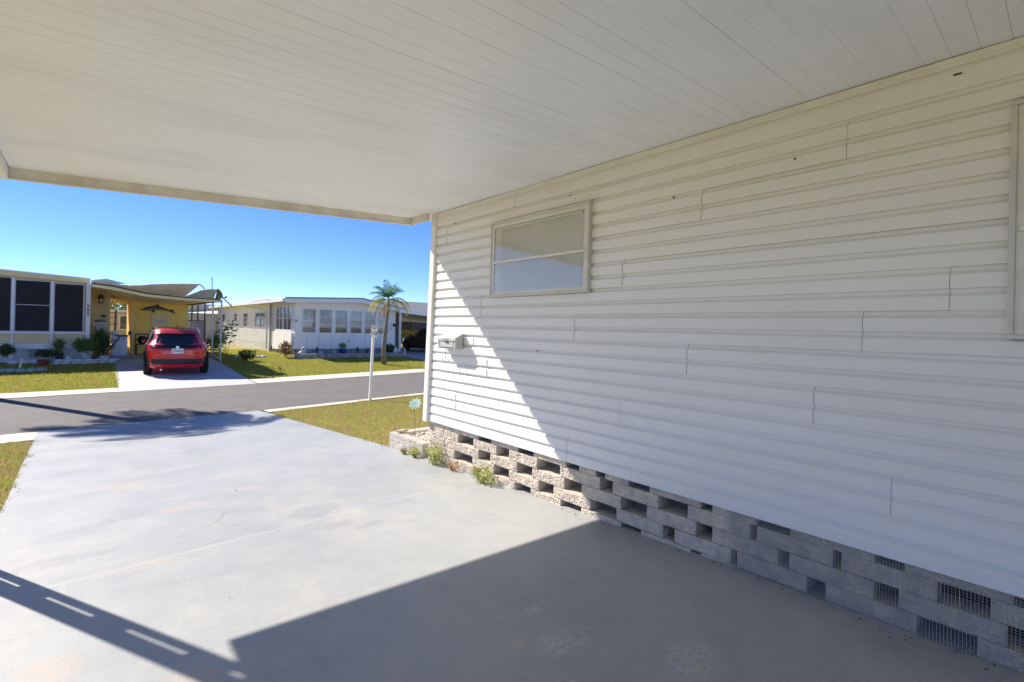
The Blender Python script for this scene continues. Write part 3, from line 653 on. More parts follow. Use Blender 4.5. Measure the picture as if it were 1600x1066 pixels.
# wall lamp
P = at(157.8, 467.5, 1, 25.9)
lp = thing('wall_lamp', P, 'dark brown arched lantern on the tan entry wall of the yellow house', 'lamp')
b = MB(); b.lathe(P, [(.05, .19), (.08, .13), (.095, .04), (.095, .02)], 12); b.lathe(P, [(.09, -.17), (.09, -.14)], 12)
for a in range(4): b.box(P.x-.008+.08*math.cos(a*1.57+.78), P.x+.008+.08*math.cos(a*1.57+.78), P.y-.008+.08*math.sin(a*1.57+.78), P.y+.008+.08*math.sin(a*1.57+.78), P.z-.15, P.z+.03)
b.box(P.x-.03, P.x+.03, P.y+.05, 26.0, P.z-.05, P.z+.05); b.build('lantern_housing', M('dark_bronze', (.035, .025, .02), .5), lp)
b = MB(); b.lathe(P, [(.055, -.14), (.07, -.05), (.055, .02)], 10); b.build('lantern_glass', M('frosted_glass', (.55, .50, .45), .4), lp)
P = at(162, 494, 1, 25.97); b = MB(); b.box(P.x-.075, P.x+.075, P.y-.02, P.y, P.z-.05, P.z+.05); b.box(P.x-.06, P.x+.06, P.y-.025, P.y-.02, P.z-.035, P.z+.035); tag(b.build('name_plaque', M('plaque_brown', (.10, .08, .04), .6, .3, 40), bevel=.004), 'small dark brown plaque on the entry wall below the lantern', 'plaque')
# grey mailbox/shelf with arched plaque
P = at(157, 503, 1, 25.9)
sh_ = thing('wall_plaque', P, 'grey and white arched welcome plaque with a shelf on the tan entry wall', 'plaque')
b = MB(); arc = [Vector((P.x+.20*math.cos(a), P.y, P.z-.02+.13*math.sin(a))) for a in [math.pi*i/10 for i in range(11)]]
b.prism(arc, (0, .03, 0)); b.build('arch_panel', M('plaque_grey', (.20, .22, .23), .6, .3, 20), sh_)
b = MB(); b.box(P.x-.24, P.x+.24, P.y-.03, P.y+.05, P.z-.08, P.z-.03); b.box(P.x-.22, P.x+.22, P.y-.01, P.y+.04, P.z-.16, P.z-.11); b.build('shelf', bluew_m, sh_, bevel=.005)
b = MB(); b.box(P.x-.22, P.x+.22, P.y-.02, P.y+.05, P.z-.11, P.z-.08); b.box(P.x-.17, P.x-.02, P.y-.015, P.y, P.z-.01, P.z+.04); b.build('dark_band', M('plaque_dark', (.06, .065, .07), .6), sh_)
P2 = at(157, 513.5, 1, 25.85); b = MB(); b.box(P2.x-.13, P2.x+.13, P2.y, P2.y+.12, P2.z-.15, P2.z+.12); b.prism([(P2.x-.13, P2.y, P2.z+.12), (P2.x+.13, P2.y, P2.z+.12), (P2.x+.13, P2.y+.12, P2.z+.17), (P2.x-.13, P2.y+.12, P2.z+.17)], (0, 0, .008))
tag(b.build('wall_mailbox', M('pale_blue_metal', (.50, .54, .62), .4, .06), bevel=.005), 'pale blue metal mailbox hanging on the entry wall under the grey plaque', 'mailbox')

# ---- shed at the back of the carport (front y=27)
YS = 27
shd = thing('storage_shed', (2.6, YS, -1.52), 'yellow storage shed wall at the back of the neighbour carport', 'shed')
xa, xb = at(206.5, 500, 1, YS).x, at(293.5, 500, 1, YS).x
b = MB(); b.box(xa, xb, YS, 31, -1.55, 1.2); x = xa+.2
while x < xb: b.box(x-.008, x+.008, YS-.004, YS, -1.5, 1.1); x += .2
b.build('wall', yel_m, shd)
b = MB(); xd0, xd1 = at(236, 500, 1, YS).x, at(263, 500, 1, YS).x; zd = at(250, 489, 1, YS).z
b.box(xd0, xd1, YS-.03, YS-.008, -1.5, zd); b.build('door', tan_m, shd, bevel=.006)
P = at(234.5, 513, 1, YS); b = MB(); b.lathe((P.x+.1, YS-.08, P.z), [(.02, 0), (.035, .03), (.02, .06)], 10, 'y'); b.build('handle', dark_m, shd)
b = MB(); b.box(xa-.05, xa+.02, YS-.04, YS, -1.5, 1.1); b.build('edge_trim', cream_m, shd)
b = MB(); b.box(at(172.5, 0, 1, YS).x-.1, xa, YS-.02, YS+.08, at(190, 467, 1, YS).z, 1.45); b.build('header_beam', M('header_tan', (.50, .42, .25), .6, .2, 8), shd)
# dolphin
P = at(246, 483, 1, YS-.06)
dol = [(-.66, -.02), (-.60, .02), (-.52, .035), (-.45, .10), (-.33, .145), (-.18, .175), (-.10, .19), (-.02, .265), (.06, .285), (.05, .20), (.10, .165), (.25, .12), (.40, .04), (.48, .0), (.56, .055), (.62, .075), (.60, .0), (.62, -.05), (.70, -.12), (.62, -.125), (.52, -.085), (.44, -.055), (.33, -.02), (.15, -.005), (.0, -.01), (-.10, -.03), (-.10, -.13), (-.16, -.12), (-.24, -.04), (-.38, -.035), (-.50, -.035), (-.58, -.03)]
b = MB(); b.prism([(P.x+x*.98, YS-.05, P.z+z*.95-.04) for x, z in dol], (0, .035, 0)); d_ = b.build('dolphin_sculpture', M('dolphin_paint', (.075, .055, .045), .5, .3, 8), bevel=.012); tag(d_, 'dark leaping dolphin sculpture mounted on the yellow shed wall', 'wall sculpture')
b = MB(); b.prism([(P.x+x*.98, YS-.062, P.z+z*.95-.04) for x, z in [(-.48, .0), (-.3, .07), (-.1, .08), (.1, .06), (.33, .01), (.15, .0), (-.08, -.005), (-.24, -.02)]], (0, .012, 0)); q = b.build('belly', M('dolphin_belly', (.20, .17, .17), .5, .2, 8), d_)
# white bird ornament on the door
P = at(249, 500, 1, YS-.06)
b = MB(); b.prism([(P.x-.22, YS-.06, P.z+.02), (P.x-.14, YS-.06, P.z+.07), (P.x-.04, YS-.06, P.z-.02), (P.x+.02, YS-.06, P.z-.02), (P.x+.10, YS-.06, P.z+.05), (P.x+.22, YS-.06, P.z+.10), (P.x+.20, YS-.06, P.z-.03), (P.x+.08, YS-.06, P.z-.10), (P.x-.02, YS-.06, P.z-.12), (P.x-.12, YS-.06, P.z-.04)], (0, .02, 0))
tag(b.build('wall_ornament', M('ornament_white', (.60, .62, .58), .6, .35, 25), bevel=.004), 'small white bird shaped ornament hanging on the shed door', 'wall ornament')

# ---- neighbour carport canopy with wind lifted front sheet
can_m = M('canopy_underside', (.92, .82, .58), .5, .08, 3)
nc = thing('carport', (4.15, 22.85, -1.61), 'damaged aluminium carport canopy with a bent up front sheet on the yellow house', 'carport')
cx = [at(v, 450, 1, 22).x for v in (143.5, 177, 230, 290, 345)]; cz = [at(143.5, 443, 1, 22).z, at(177, 447.5, 1, 22).z, at(230, 459, 1, 22).z, at(290, 465, 1, 22).z, at(340, 468.3, 1, 22).z]
def cnz(x): return interp(x, cx, cz)
NX = 24; b = MB(); vs = []; xa_, xb_ = cx[0], cx[4]
zr = lambda x, y: cnz(x)-(y-22)*interp(x, [0, 1, 4], [.0, .03, .02])
for i in range(NX+1):
    x = xa_+(xb_-xa_)*i/NX
    for y in (22.0, 24.5, 27.05, 30.5): vs.append((x, y, zr(x, y)))
fs = [(i*4+k, (i+1)*4+k, (i+1)*4+k+1, i*4+k+1) for i in range(NX) for k in range(3)]
vt = [(x, y, z+.05) for x, y, z in vs]; k0 = len(vs)
b.add(vs+vt, fs+[tuple(v+k0 for v in reversed(f)) for f in fs]+[(i*4, (i+1)*4, (i+1)*4+k0, i*4+k0) for i in range(NX)]+[(3+i*4, 3+i*4+k0, 3+(i+1)*4+k0, 3+(i+1)*4) for i in range(NX)]+[(NX*4+k, NX*4+k+1, NX*4+k+1+k0, NX*4+k+k0) for k in range(3)])
b.build('canopy_pan', can_m, nc)
b = MB()
for i in range(NX):
    xA, xB = xa_+(xb_-xa_)*i/NX, xa_+(xb_-xa_)*(i+1)/NX
    b.add([(x, y, cnz(x)+dz) for x in (xA, xB) for y in (21.95, 21.995) for dz in (-.02, .02)], [(0, 1, 3, 2), (4, 6, 7, 5), (0, 4, 5, 1), (2, 3, 7, 6), (0, 2, 6, 4), (1, 5, 7, 3)])
b.build('front_rail', M('black_rail', (.04, .04, .04), .5), nc)
b = MB()
for i in range(NX):
    xA, xB = xa_+(xb_-xa_)*i/NX, xa_+(xb_-xa_)*(i+1)/NX
    b.add([(x, y, cnz(x)+dz) for x in (xA, xB) for y in (21.96, 22.0) for dz in (-.12, -.022)], [(0, 1, 3, 2), (4, 6, 7, 5), (0, 4, 5, 1), (2, 3, 7, 6), (0, 2, 6, 4), (1, 5, 7, 3)])
b.build('front_fascia', cream_m, nc)
# lifted sheet (underside dark grey, seen from below)
def sheet(name, low, high, mat, bulge=.1, n=14, m=8, th=.02):
    """low/high: lists of pixel points with distance y"""
    def line(L, t):
        f = t*(len(L)-1); i = min(int(f), len(L)-2); a, c_ = L[i], L[i+1]; u = f-i
        return Vector(a).lerp(Vector(c_), u)
    b = MB(); A = []
    for i in range(n+1):
        for k in range(m+1):
            p = line(low, i/n).lerp(line(high, i/n), k/m); p.y -= bulge*math.sin(math.pi*k/m)+(.03*math.sin(i*2.4) if bulge > .03 else 0); A.append(p)
    q = len(A); Bv = [p+Vector((0, th, th)) for p in A]
    fs = [(i*(m+1)+k, (i+1)*(m+1)+k, (i+1)*(m+1)+k+1, i*(m+1)+k+1) for i in range(n) for k in range(m)]
    rim = [i*(m+1) for i in range(n+1)]+[n*(m+1)+k for k in range(1, m+1)]+[i*(m+1)+m for i in range(n-1, -1, -1)]+[k for k in range(m-1, 0, -1)]
    fs2 = [tuple(v+q for v in reversed(f)) for f in fs]+[(rim[j], rim[(j+1) % len(rim)], rim[(j+1) % len(rim)]+q, rim[j]+q) for j in range(len(rim))]
    b.add(A+Bv, fs+fs2); return b.build(name, mat, nc, smooth=False)
c_ = lambda px, py, y: at(px, py, 1, y)
grey_m = M('weathered_sheet', (.74, .71, .66), .5, .12, 2)
shiny_m = M('bright_sheet', (.60, .68, .80), .5, .1, 3)
sheet('lifted_sheet', [c_(178, 447, 22.02), c_(205, 453, 22.02), c_(230, 458, 22.02), c_(260, 461, 22.02), c_(289, 463.5, 22.02)], [c_(182, 446, 21.8), c_(212, 446.5, 21.5), c_(238, 444.8, 21.1), c_(280, 444.2, 21.0), c_(312, 444.6, 21.0)], grey_m, .06)
sheet('lifted_sheet', [c_(289, 463.6, 22.02), c_(310, 465, 22.02), c_(334, 466.5, 22.02)], [c_(313, 454.5, 21.3), c_(328, 452.5, 21.3), c_(339, 453, 21.4)], shiny_m, .02)
sheet('lifted_sheet', [c_(144, 442, 22.02), c_(160, 444.5, 22.02), c_(177, 447, 22.02)], [c_(146, 438, 21.9), c_(165, 436.3, 21.8), c_(196, 443.5, 21.8)], shiny_m, .02, 8, 3)
sheet('sheet_edge', [c_(311, 445.4, 20.98), c_(316, 449, 21.1), c_(319, 452.6, 21.2)], [c_(312.5, 444.2, 20.98), c_(317.5, 448, 21.1), c_(321, 451.6, 21.2)], white_m, .0)
olive_m = M('curled_edge', (.30, .32, .20), .6, .3, 12)
sheet('curled_end', [c_(336, 466.5, 22.0), c_(341, 468, 21.9), c_(348, 466, 21.9)], [c_(338, 452.5, 21.5), c_(342, 452, 21.4), c_(346, 457, 21.5)], olive_m, .12)
post_m = M('carport_post', (.66, .65, .62), .5, .1)
pB = Vector((at(344, 565, 1, 22.85).x, 22.85, G(22.85))); pA = Vector((at(331, 556, 1, 25.5).x, 25.5, G(25.5)))
for (pp, zt_) in ((pB, at(347.5, 468, 1, 22.85).z), (pA, at(333, 469, 1, 25.5).z)):
    b = MB(); b.box(pp.x-.03, pp.x+.03, pp.y-.03, pp.y+.03, pp.z-.05, zt_); b.build('post', post_m, nc)
b = MB(); b.bar(pA+Vector((0, 0, .09)), pB+Vector((0, 0, .09)), .05, .05); b.build('bottom_rail', post_m, nc)
b = MB(); a_ = at(348, 465, 1, 22.4); b.bar(a_, at(362, 478.5, 1, 23.2), .035); b.build('loose_brace', M('brace_grey', (.22, .22, .22), .5), nc)
b = MB(); b.lathe(at(353, 464.5, 1, 22.4), [(.02, -.04), (.05, 0), (.02, .04)], 8); b.bar(at(348, 465.5, 1, 22.4), at(353, 464.5, 1, 22.4), .03); b.build('end_bracket', dark_m, nc)
b = MB(); b.bar(at(293.5, 475.8, 1, 27), (pB.x-.02, 22.9, at(340, 470, 1, 22.9).z), .07, .10); b.build('side_rail', M('rust_rail', (.16, .10, .06), .7, .3, 20), nc)
# screen frame beside the shed
sf = thing('screen_frame', (3.8, 27.3, -1.5), 'dark bare screen frame with louvred lower half between the shed and the carport posts', 'frame')
fr_m = M('frame_dark', (.08, .08, .075), .6)
b = MB()
for px_, yb_ in ((300.5, 501), (309.8, 501), (320.3, 545)): b.bar(at(px_, 473, 1, 27.3), at(px_-1, yb_, 1, 27.3), .055, .04, up=(0, 1, 0))
b.bar(at(292, 500.8, 1, 27.3), at(320.5, 502, 1, 27.3), .06, .05); b.bar(at(292.5, 485, 1, 27.32), at(320.5, 485, 1, 27.32), .03, .03); b.build('frame_bar', fr_m, sf)
b = MB(); z = at(300, 545, 1, 27.32).z; xa, xb = at(296, 500, 1, 27.32).x, at(320, 500, 1, 27.32).x
while z < at(300, 504, 1, 27.32).z: b.add([(xa, 27.32, z), (xb, 27.32, z), (xb, 27.37, z+.05), (xa, 27.37, z+.05)], [(0, 1, 2, 3)]); z += .065
b.build('louvre', M('louvre_grey', (.42, .40, .38), .6), sf, recalc=False)
b = MB(); xw = at(294.5, 500, 1, 27.25).x; b.box(xw-.04, xw+.05, 27.22, 27.28, -1.5, at(294, 502, 1, 27.25).z); b.build('white_jamb', white_m, sf)

# ---- things on the slab and at the entry
b = MB(); b.box(.62, 4.1, 24.6, 31, -1.60, -1.46+.0); tag(b.build('carport_slab', slab_m), kind='structure')
P = at(187, 560, 1, 24.9); zb_ = -1.46
cb = thing('utility_cabinet', (P.x, 24.9, zb_), 'white box cabinet with dark worktop standing at the carport entry', 'cabinet')
xa, xb = at(175, 540, 1, 24.9).x, at(199, 540, 1, 24.9).x; ztp = at(187, 524, 1, 24.9).z
b = MB(); b.box(xa, xb, 24.9, 25.5, zb_+.06, ztp-.05); b.box(xa+.03, xb-.03, 24.95, 25.45, zb_, zb_+.06); b.build('cabinet_body', M('appliance_white', (.74, .77, .82), .35, .03), cb, bevel=.01)
b = MB(); b.box(xa+.14, xb+.03, 24.87, 25.52, ztp-.05, ztp); b.build('worktop', black_m, cb)
b = MB(); Pk = at(193, 529, 1, 24.89); b.lathe((Pk.x, 24.87, Pk.z), [(.03, 0), (.035, .02)], 10, 'y'); b.build('knob', M('dial_blue', (.05, .10, .25), .5), cb)
b = MB(); pa, pb = at(187.5, 526, 1, 24.8), at(170, 548, 1, 24.6); b.bar(pa, pb, .05, .03); tag(b.build('broom_handle', M('handle_dark', (.05, .05, .07), .5)), 'dark long handled scoop leaning diagonally against the white cabinet', 'tool')
P = at(178.5, 515.5, 1, 25.2); b = MB(); b.lathe((P.x, P.y, ztp), [(.12, 0), (.16, .05), (.15, .12), (.05, .17)], 14); tag(b.build('white_bucket', white_m, smooth=True), 'rounded white tub on the left end of the cabinet', 'tub')
P = at(203, 518, 1, 25.3); b = MB(); b.lathe((P.x, P.y, ztp-.0), [(.05, 0), (.06, .12), (.03, .16)], 10); b.build('x', dark_m) if 0 else tag(b.build('jar', M('jar_dark', (.05, .03, .02), .4)), 'small dark jar on the right corner of the cabinet worktop', 'jar')
# chair with dark bag
P = at(221, 560, 1, 26.2); cx0, cz0 = at(222, 540, 1, 26.2).x, -1.46
chm = M('chair_wood', (.10, .06, .04), .6, .2, 10)
ch = thing('chair', (cx0, 26.2, cz0), 'dark wooden chair against the yellow shed wall behind the red car', 'chair')
b = MB()
for dx in (-.22, .22): b.box(cx0+dx-.02, cx0+dx+.02, 26.38, 26.42, cz0, cz0+.90)
for z in (.62, .84): b.box(cx0-.22, cx0+.22, 26.385, 26.415, cz0+z, cz0+z+.06)
b.build('backrest', chm, ch)
b = MB(); b.box(cx0-.24, cx0+.24, 25.95, 26.42, cz0+.43, cz0+.47); b.build('seat', chm, ch)
for dx in (-.2, .2): b = MB(); b.box(cx0+dx-.02, cx0+dx+.02, 25.97, 26.01, cz0, cz0+.44); b.build('leg', chm, ch)
b = MB(); b.rock((cx0+.03, 26.2, cz0+.63), (.20, .16, .17), 3); tag(b.build('bag', M('bag_black', (.015, .016, .025), .6), smooth=True), 'black bag lying on the wooden chair', 'bag')

# stones and pots in front of the yellow house
stone_m = M('white_stone', (.66, .69, .72), .8, .15, 12)
rs = random.Random(11)
bd = thing('stone_edging', (-.1, 23.2, -1.6), 'white painted stone edging of the flower bed at the yellow house', 'edging')
b = MB(); x = at(79, 570, 1, 23.1).x
while x < at(181, 560, 1, 23.3).x:
    L = rs.uniform(.22, .36); yy = 23.1+.1*(x+1)/1.8
    for lv in range(2): b.rock((x+L/2+lv*.08, yy, G(23.1)+.04+.09*lv), (L*.56, .12, .062), rs.random()*50)
    x += L*.92
b.build('stone_row', stone_m, bd, smooth=True)
b = MB(); x = at(10, 565, 1, 23.5).x
while x < at(50, 565, 1, 23.5).x: L = .3; b.rock((x+L/2, 23.5, G(23.5)+.06), (L*.55, .12, .08), rs.random()*50); x += .28
b.build('stone_row', stone_m, bd, smooth=True)
b = MB(); 
for i in range(11):
    a = 6.283*i/11; c0 = at(37, 582, 1, 21.3); b.rock((c0.x+.43*math.cos(a), 21.3+.25*math.sin(a), G(21.3)+.05), (.13, .10, .065), i*2.3)
tag(b.build('stone_ring', M('mossy_stone', (.36, .42, .38), .9, .2, 12), smooth=True), 'oval ring of mossy pale stones on the shaded lawn', 'stone ring')
c0 = at(29, 580, 1, 21.3)
b = MB(); b.bar((c0.x, 21.3, G(21.3)), at(34.5, 561, 1, 21.3), .05, .04); b.bar(at(34, 561, 1, 21.3), at(38, 562, 1, 21.4), .03); tag(b.build('wooden_stake', M('pale_wood', (.62, .58, .50), .8, .1)), 'pale leaning stick standing in the stone ring', 'stake')
def pot(px, py0, py1, wpx, y, mat, label, taper=.7, rim=True, hollow=True):
    P = at(px, py1, 1, y); Q = at(px, py0, 1, y); sc = (at(px+wpx/2, py0, 1, y)-at(px-wpx/2, py0, 1, y)).length/2; h = Q.z-P.z
    t = thing('flower_pot', (P.x, y, P.z), label, 'pot')
    b = MB(); b.lathe((P.x, y, P.z), [(sc*taper, 0), (sc*(taper+1)/2, h*.5), (sc, h*.92), (sc*1.03, h), (sc*.92, h), (sc*.85, h*.85)], 20); b.build('pot_body', mat, t, smooth=False); return P, Q, sc
wp = M('pot_white', (.62, .62, .60), .5, .1); dp = M('pot_dark', (.06, .05, .06), .5, .1)
pot(135.5, 548, 562, 21, 23.7, wp, 'large white planter pot overflowing with green leaves beside the cabinet', .6)
pot(92, 552, 563, 15, 23.9, dp, 'dark pot with spiky green leaves in the middle of the stone bed', .7)
pot(67, 562, 571, 21, 22.9, M('pot_red', (.30, .06, .06), .6, .1), 'shallow dusty red bowl planter resting on the edging stones', .6)
pot(53, 546, 559, 19, 24.0, M('pot_metal', (.34, .34, .34), .4, .15, metal=.4), 'tall grey metal tub under the porch windows', .7)
pot(17.5, 553, 562, 12, 23.9, wp, 'small white pot near the left end of the flower bed', .8)
pot(107, 557, 563, 12, 23.5, M('pot_pale', (.60, .68, .72), .5, .1), 'low pale blue dish between the dark pot and the white planter', .8)
pot(163, 556, 564, 16, 23.5, wp, 'square looking white pot with a thin stem at the right end of the bed', .9)
def fol(px, py, wpx, hpx, y, n, mat, label, L=.14, W_=.035, seed=1, up=.8, cat='plant'):
    P = at(px, py, 1, y); sx_ = abs((at(px+wpx/2, py, 1, y)-at(px-wpx/2, py, 1, y)).length)/2; sz_ = abs(at(px, py-hpx/2, 1, y).z-at(px, py+hpx/2, 1, y).z)/2
    t = thing('potted_plant', (P.x, y, P.z-sz_), label, cat); leafy('foliage', P, (sx_, min(sx_, .35), sz_), n, L, W_, mat, t, up, seed)
    b = MB(); r_ = random.Random(seed)
    for i in range(8): b.tube([(P.x+r_.uniform(-.1, .1), y, P.z-sz_*1.1), (P.x+r_.uniform(-.8, .8)*sx_, y+r_.uniform(-.1, .1), P.z+sz_*r_.uniform(.2, 1))], [.012, .004], 5)
    b.build('stem', stem_m, t)
fol(134, 542, 38, 20, 23.6, 700, leafb_m, 'leafy green bush spilling over the large white planter', .22, .026, 3, 1.3)
fol(158, 538, 28, 34, 24.2, 700, leaf_m, 'tall dark green upright shrub between the pots and the cabinet', .36, .024, 4, 2.4)
fol(92, 544, 17, 15, 23.9, 200, leafb_m, 'spiky green plant in the dark pot', .30, .022, 5, 2.2)
fol(72, 553, 38, 10, 23.9, 500, leaf_m, 'low dark trailing plant behind the red bowl', .1, .03, 6)
fol(10, 548, 26, 18, 23.9, 600, leaf_m, 'dark bushy plant at the left edge of the flower bed', .12, .03, 7)
fol(122, 534, 8, 8, 24.1, 120, leaf_m, 'small dark sprig above the left side of the white planter', .08, .03, 8)

# ---- red crossover and dark car -----------------------------------------------------------
def make_car(x0, y0, z0, Wd, L, H, paint, label, face=1, clad=None, drop=0, sedan=False, turn=0):
    """y0 = rear bumper line, nose towards +y; stacked outlines, no wheel wells cut"""
    t = thing('parked_car', (x0, y0+L/2, z0), label, 'car')
    hw = Wd/2
    Z = [.20, .30, .42, .60, .80, .93, 1.0, 1.06, 1.2, 1.35, 1.46, 1.53, 1.565, 1.58]
    HW = [.86, .955, .985, .99, 1.0, .985, .955, .90, .845, .785, .735, .66, .54, .30]
    RE = [.16, .08, .03, .04, .03, .05, .12, .19, .34, .48, .62, .85, 1.15, 1.5]     # rear inset
    FR = [.15, .05, .0, .02, .08, .25, 1.05, 1.35, 1.60, 1.85, 2.05, 2.2, 2.5, 2.7]   # front inset
    if sedan: RE = [.16, .07, .02, .05, .035, .04, .25, .55, .75, .98, 1.2, 1.4, 1.6, 1.8]
    k = H/1.58; ex = 5.2
    def outline(i, n=44):
        h_, r_, f_ = HW[i]*hw, RE[i], L-FR[i]; c0, hl = (r_+f_)/2, (f_-r_)/2; out = []
        for q in range(n):
            a = 2*math.pi*(q+.5)/n; ca, sa = math.cos(a), math.sin(a); e_ = 2/ex if i < 7 else 2/4.2
            out.append((x0+h_*math.copysign(abs(ca)**e_, ca), y0+c0+hl*math.copysign(abs(sa)**e_, sa), z0+Z[i]*k))
        return out
    def rear(x, z, out=.004):
        zz = z/k; i = 0
        while i < len(Z)-2 and Z[i+1] < zz: i += 1
        u = max(0, min(1, (zz-Z[i])/(Z[i+1]-Z[i]))); h_ = (HW[i]*(1-u)+HW[i+1]*u)*hw; r_ = RE[i]*(1-u)+RE[i+1]*u; f_ = L-(FR[i]*(1-u)+FR[i+1]*u); hl = (f_-r_)/2; e2 = ex if i < 6 else 4.2
        xx = min(.999, abs(x)/h_); return y0+(r_+f_)/2-hl*(1-xx**e2)**(1/e2)-out
    def side(y, z, sgn, out=.004):
        zz = z/k; i = 0
        while i < len(Z)-2 and Z[i+1] < zz: i += 1
        u = (zz-Z[i])/(Z[i+1]-Z[i]); h_ = (HW[i]*(1-u)+HW[i+1]*u)*hw; r_ = RE[i]*(1-u)+RE[i+1]*u; f_ = L-(FR[i]*(1-u)+FR[i+1]*u); hl = (f_-r_)/2; e2 = ex if i < 6 else 4.2
        yy = min(.999, abs(y-(r_+f_)/2)/hl); return x0+sgn*(h_*(1-yy**e2)**(1/e2)+out)
    n = 44; b = MB(); vs = []
    for i in range(len(Z)): vs += outline(i, n)
    b.add(vs, [(i*n+q, i*n+(q+1) % n, (i+1)*n+(q+1) % n, (i+1)*n+q) for i in range(len(Z)-1) for q in range(n)]+[tuple(range(n)), tuple(range((len(Z)-1)*n, len(Z)*n))])
    b.build('body', paint, t, smooth=True)
    def patch(name, poly, mat, out=.006, parent=t, res=10, thick=.012):
        """poly: left/right edge x as function of z on the rear: list of (z, xa, xb)"""
        b = MB(); A = []
        nz_ = 6*(len(poly)-1)
        zs = [poly[0][0]+(poly[-1][0]-poly[0][0])*i/nz_ for i in range(nz_+1)]
        for z in zs:
            xa = interp(z, [p[0] for p in poly], [p[1] for p in poly]); xb = interp(z, [p[0] for p in poly], [p[2] for p in poly])
            for q in range(res+1): x = xa+(xb-xa)*q/res; A.append((x0+x, rear(x, z, out), z0+z))
        m_ = len(A); Bk = [(x, y+thick, z) for x, y, z in A]; w1 = res+1
        fs = [(i*w1+q, i*w1+q+1, (i+1)*w1+q+1, (i+1)*w1+q) for i in range(nz_) for q in range(res)]
        rim = [q for q in range(w1)]+[i*w1+res for i in range(1, nz_+1)]+[nz_*w1+q for q in range(res-1, -1, -1)]+[i*w1 for i in range(nz_-1, 0, -1)]
        b.add(A+Bk, fs+[tuple(v+m_ for v in reversed(f)) for f in fs]+[(rim[j], rim[(j+1) % len(rim)], rim[(j+1) % len(rim)]+m_, rim[j]+m_) for j in range(len(rim))])
        return b.build(name, mat, parent, smooth=False)
    glass_m = M('car_glass', (.010, .014, .018), .06, .1, 2, spec=.8)
    clad = clad or M('car_cladding', (.03, .028, .028), .6, .1)
    lampm = M('tail_lamp_red', (.75, .02, .012), .15, .1, 6, coat=.5)
    patch('rear_window', [(.99*k, -hw*.70, hw*.70), (1.03*k, -hw*.80, hw*.80), (1.20*k, -hw*.735, hw*.735), (1.34*k, -hw*.665, hw*.665), (1.36*k, -hw*.62, hw*.62)], glass_m, .006)
    patch('spoiler', [(1.365*k, -hw*.66, hw*.66), (1.40*k, -hw*.66, hw*.66)], paint, .07)
    patch('tailgate_strip', [(.872*k, -hw*.93, hw*.93), (.94*k, -hw*.93, hw*.93), (.985*k, -hw*.76, hw*.76)], M('gloss_black', (.012, .012, .014), .15), .010)
    for sg_ in (-1, 1):
        a_, c2_ = (.50, .93); A_ = [(.60*k, sg_*hw*.66, sg_*hw*.88), (.70*k, sg_*hw*.50, sg_*hw*.92), (.88*k, sg_*hw*.44, sg_*hw*.90)]
        A_ = [(z, min(p, q), max(p, q)) for z, p, q in A_]; patch('tail_lamp', A_, lampm, .014)
        patch('lamp_surround', [(.30*k, min(sg_*hw*.80, sg_*hw*.985), max(sg_*hw*.80, sg_*hw*.985)), (.62*k, min(sg_*hw*.84, sg_*hw*.975), max(sg_*hw*.87, sg_*hw*.975)), (.92*k, min(sg_*hw*.91, sg_*hw*.965), max(sg_*hw*.91, sg_*hw*.965))], clad, .012, res=4)
    patch('bumper', [(.37*k, -hw*.90, hw*.90), (.50*k, -hw*.95, hw*.95), (.535*k, -hw*.92, hw*.92)], clad, .024)
    patch('lower_panel', [(.235*k, -hw*.70, hw*.70), (.30*k, -hw*.78, hw*.78), (.365*k, -hw*.80, hw*.80)], paint, .045)
    patch('undertray', [(.17*k, -hw*.62, hw*.62), (.232*k, -hw*.68, hw*.68)], clad, .0)
    for sg_ in (-1, 1): patch('reflector', [(.30*k, min(sg_*hw*.60, sg_*hw*.74), max(sg_*hw*.60, sg_*hw*.74)), (.325*k, min(sg_*hw*.66, sg_*hw*.80), max(sg_*hw*.66, sg_*hw*.80))], lampm, .055, res=3)
    patch('tailgate_crease', [(.565*k, -hw*.78, hw*.78), (.585*k, -hw*.82, hw*.82)], paint, .03)
    yp = rear(0, .82*k, .012)
    b = MB(); b.box(x0-.155, x0+.155, yp-.008, yp, z0+.725*k, z0+.88*k); pl = b.build('number_plate', M('plate_white', (.75, .76, .76), .4, .03), t); 
    tm = text_mesh('plate_text', '75 BF24', .085, M('plate_ink', (.05, .06, .09), .5), (x0, yp-.009, z0+.80*k), (1, 0, 0), (0, 0, 1), t, .001, .002, .85)
    b = MB(); yb2 = rear(0, .925*k, .016); b.lathe((x0, yb2-.012, z0+.925*k), [(.035, -.004), (.048, .004), (.048, .01)], 16, 'y'); b.build('badge', M('chrome', (.7, .7, .7), .2, metal=.9), t)
    b = MB(); b.tube([(x0-.42*hw/.88, y0+.20, z0+.20*k), (x0-.42*hw/.88, y0-.01, z0+.20*k)], .034, 10); b.build('exhaust_pipe', M('exhaust_steel', (.5, .48, .45), .3, metal=.9), t)
    b = MB(); b.prism([(x0-.008, y0+.86, z0+1.56*k), (x0-.008, y0+1.05, z0+1.57*k), (x0-.008, y0+.90, z0+1.64*k), (x0-.008, y0+.87, z0+1.645*k)], (.016, 0, 0)); b.build('antenna', black_m, t)
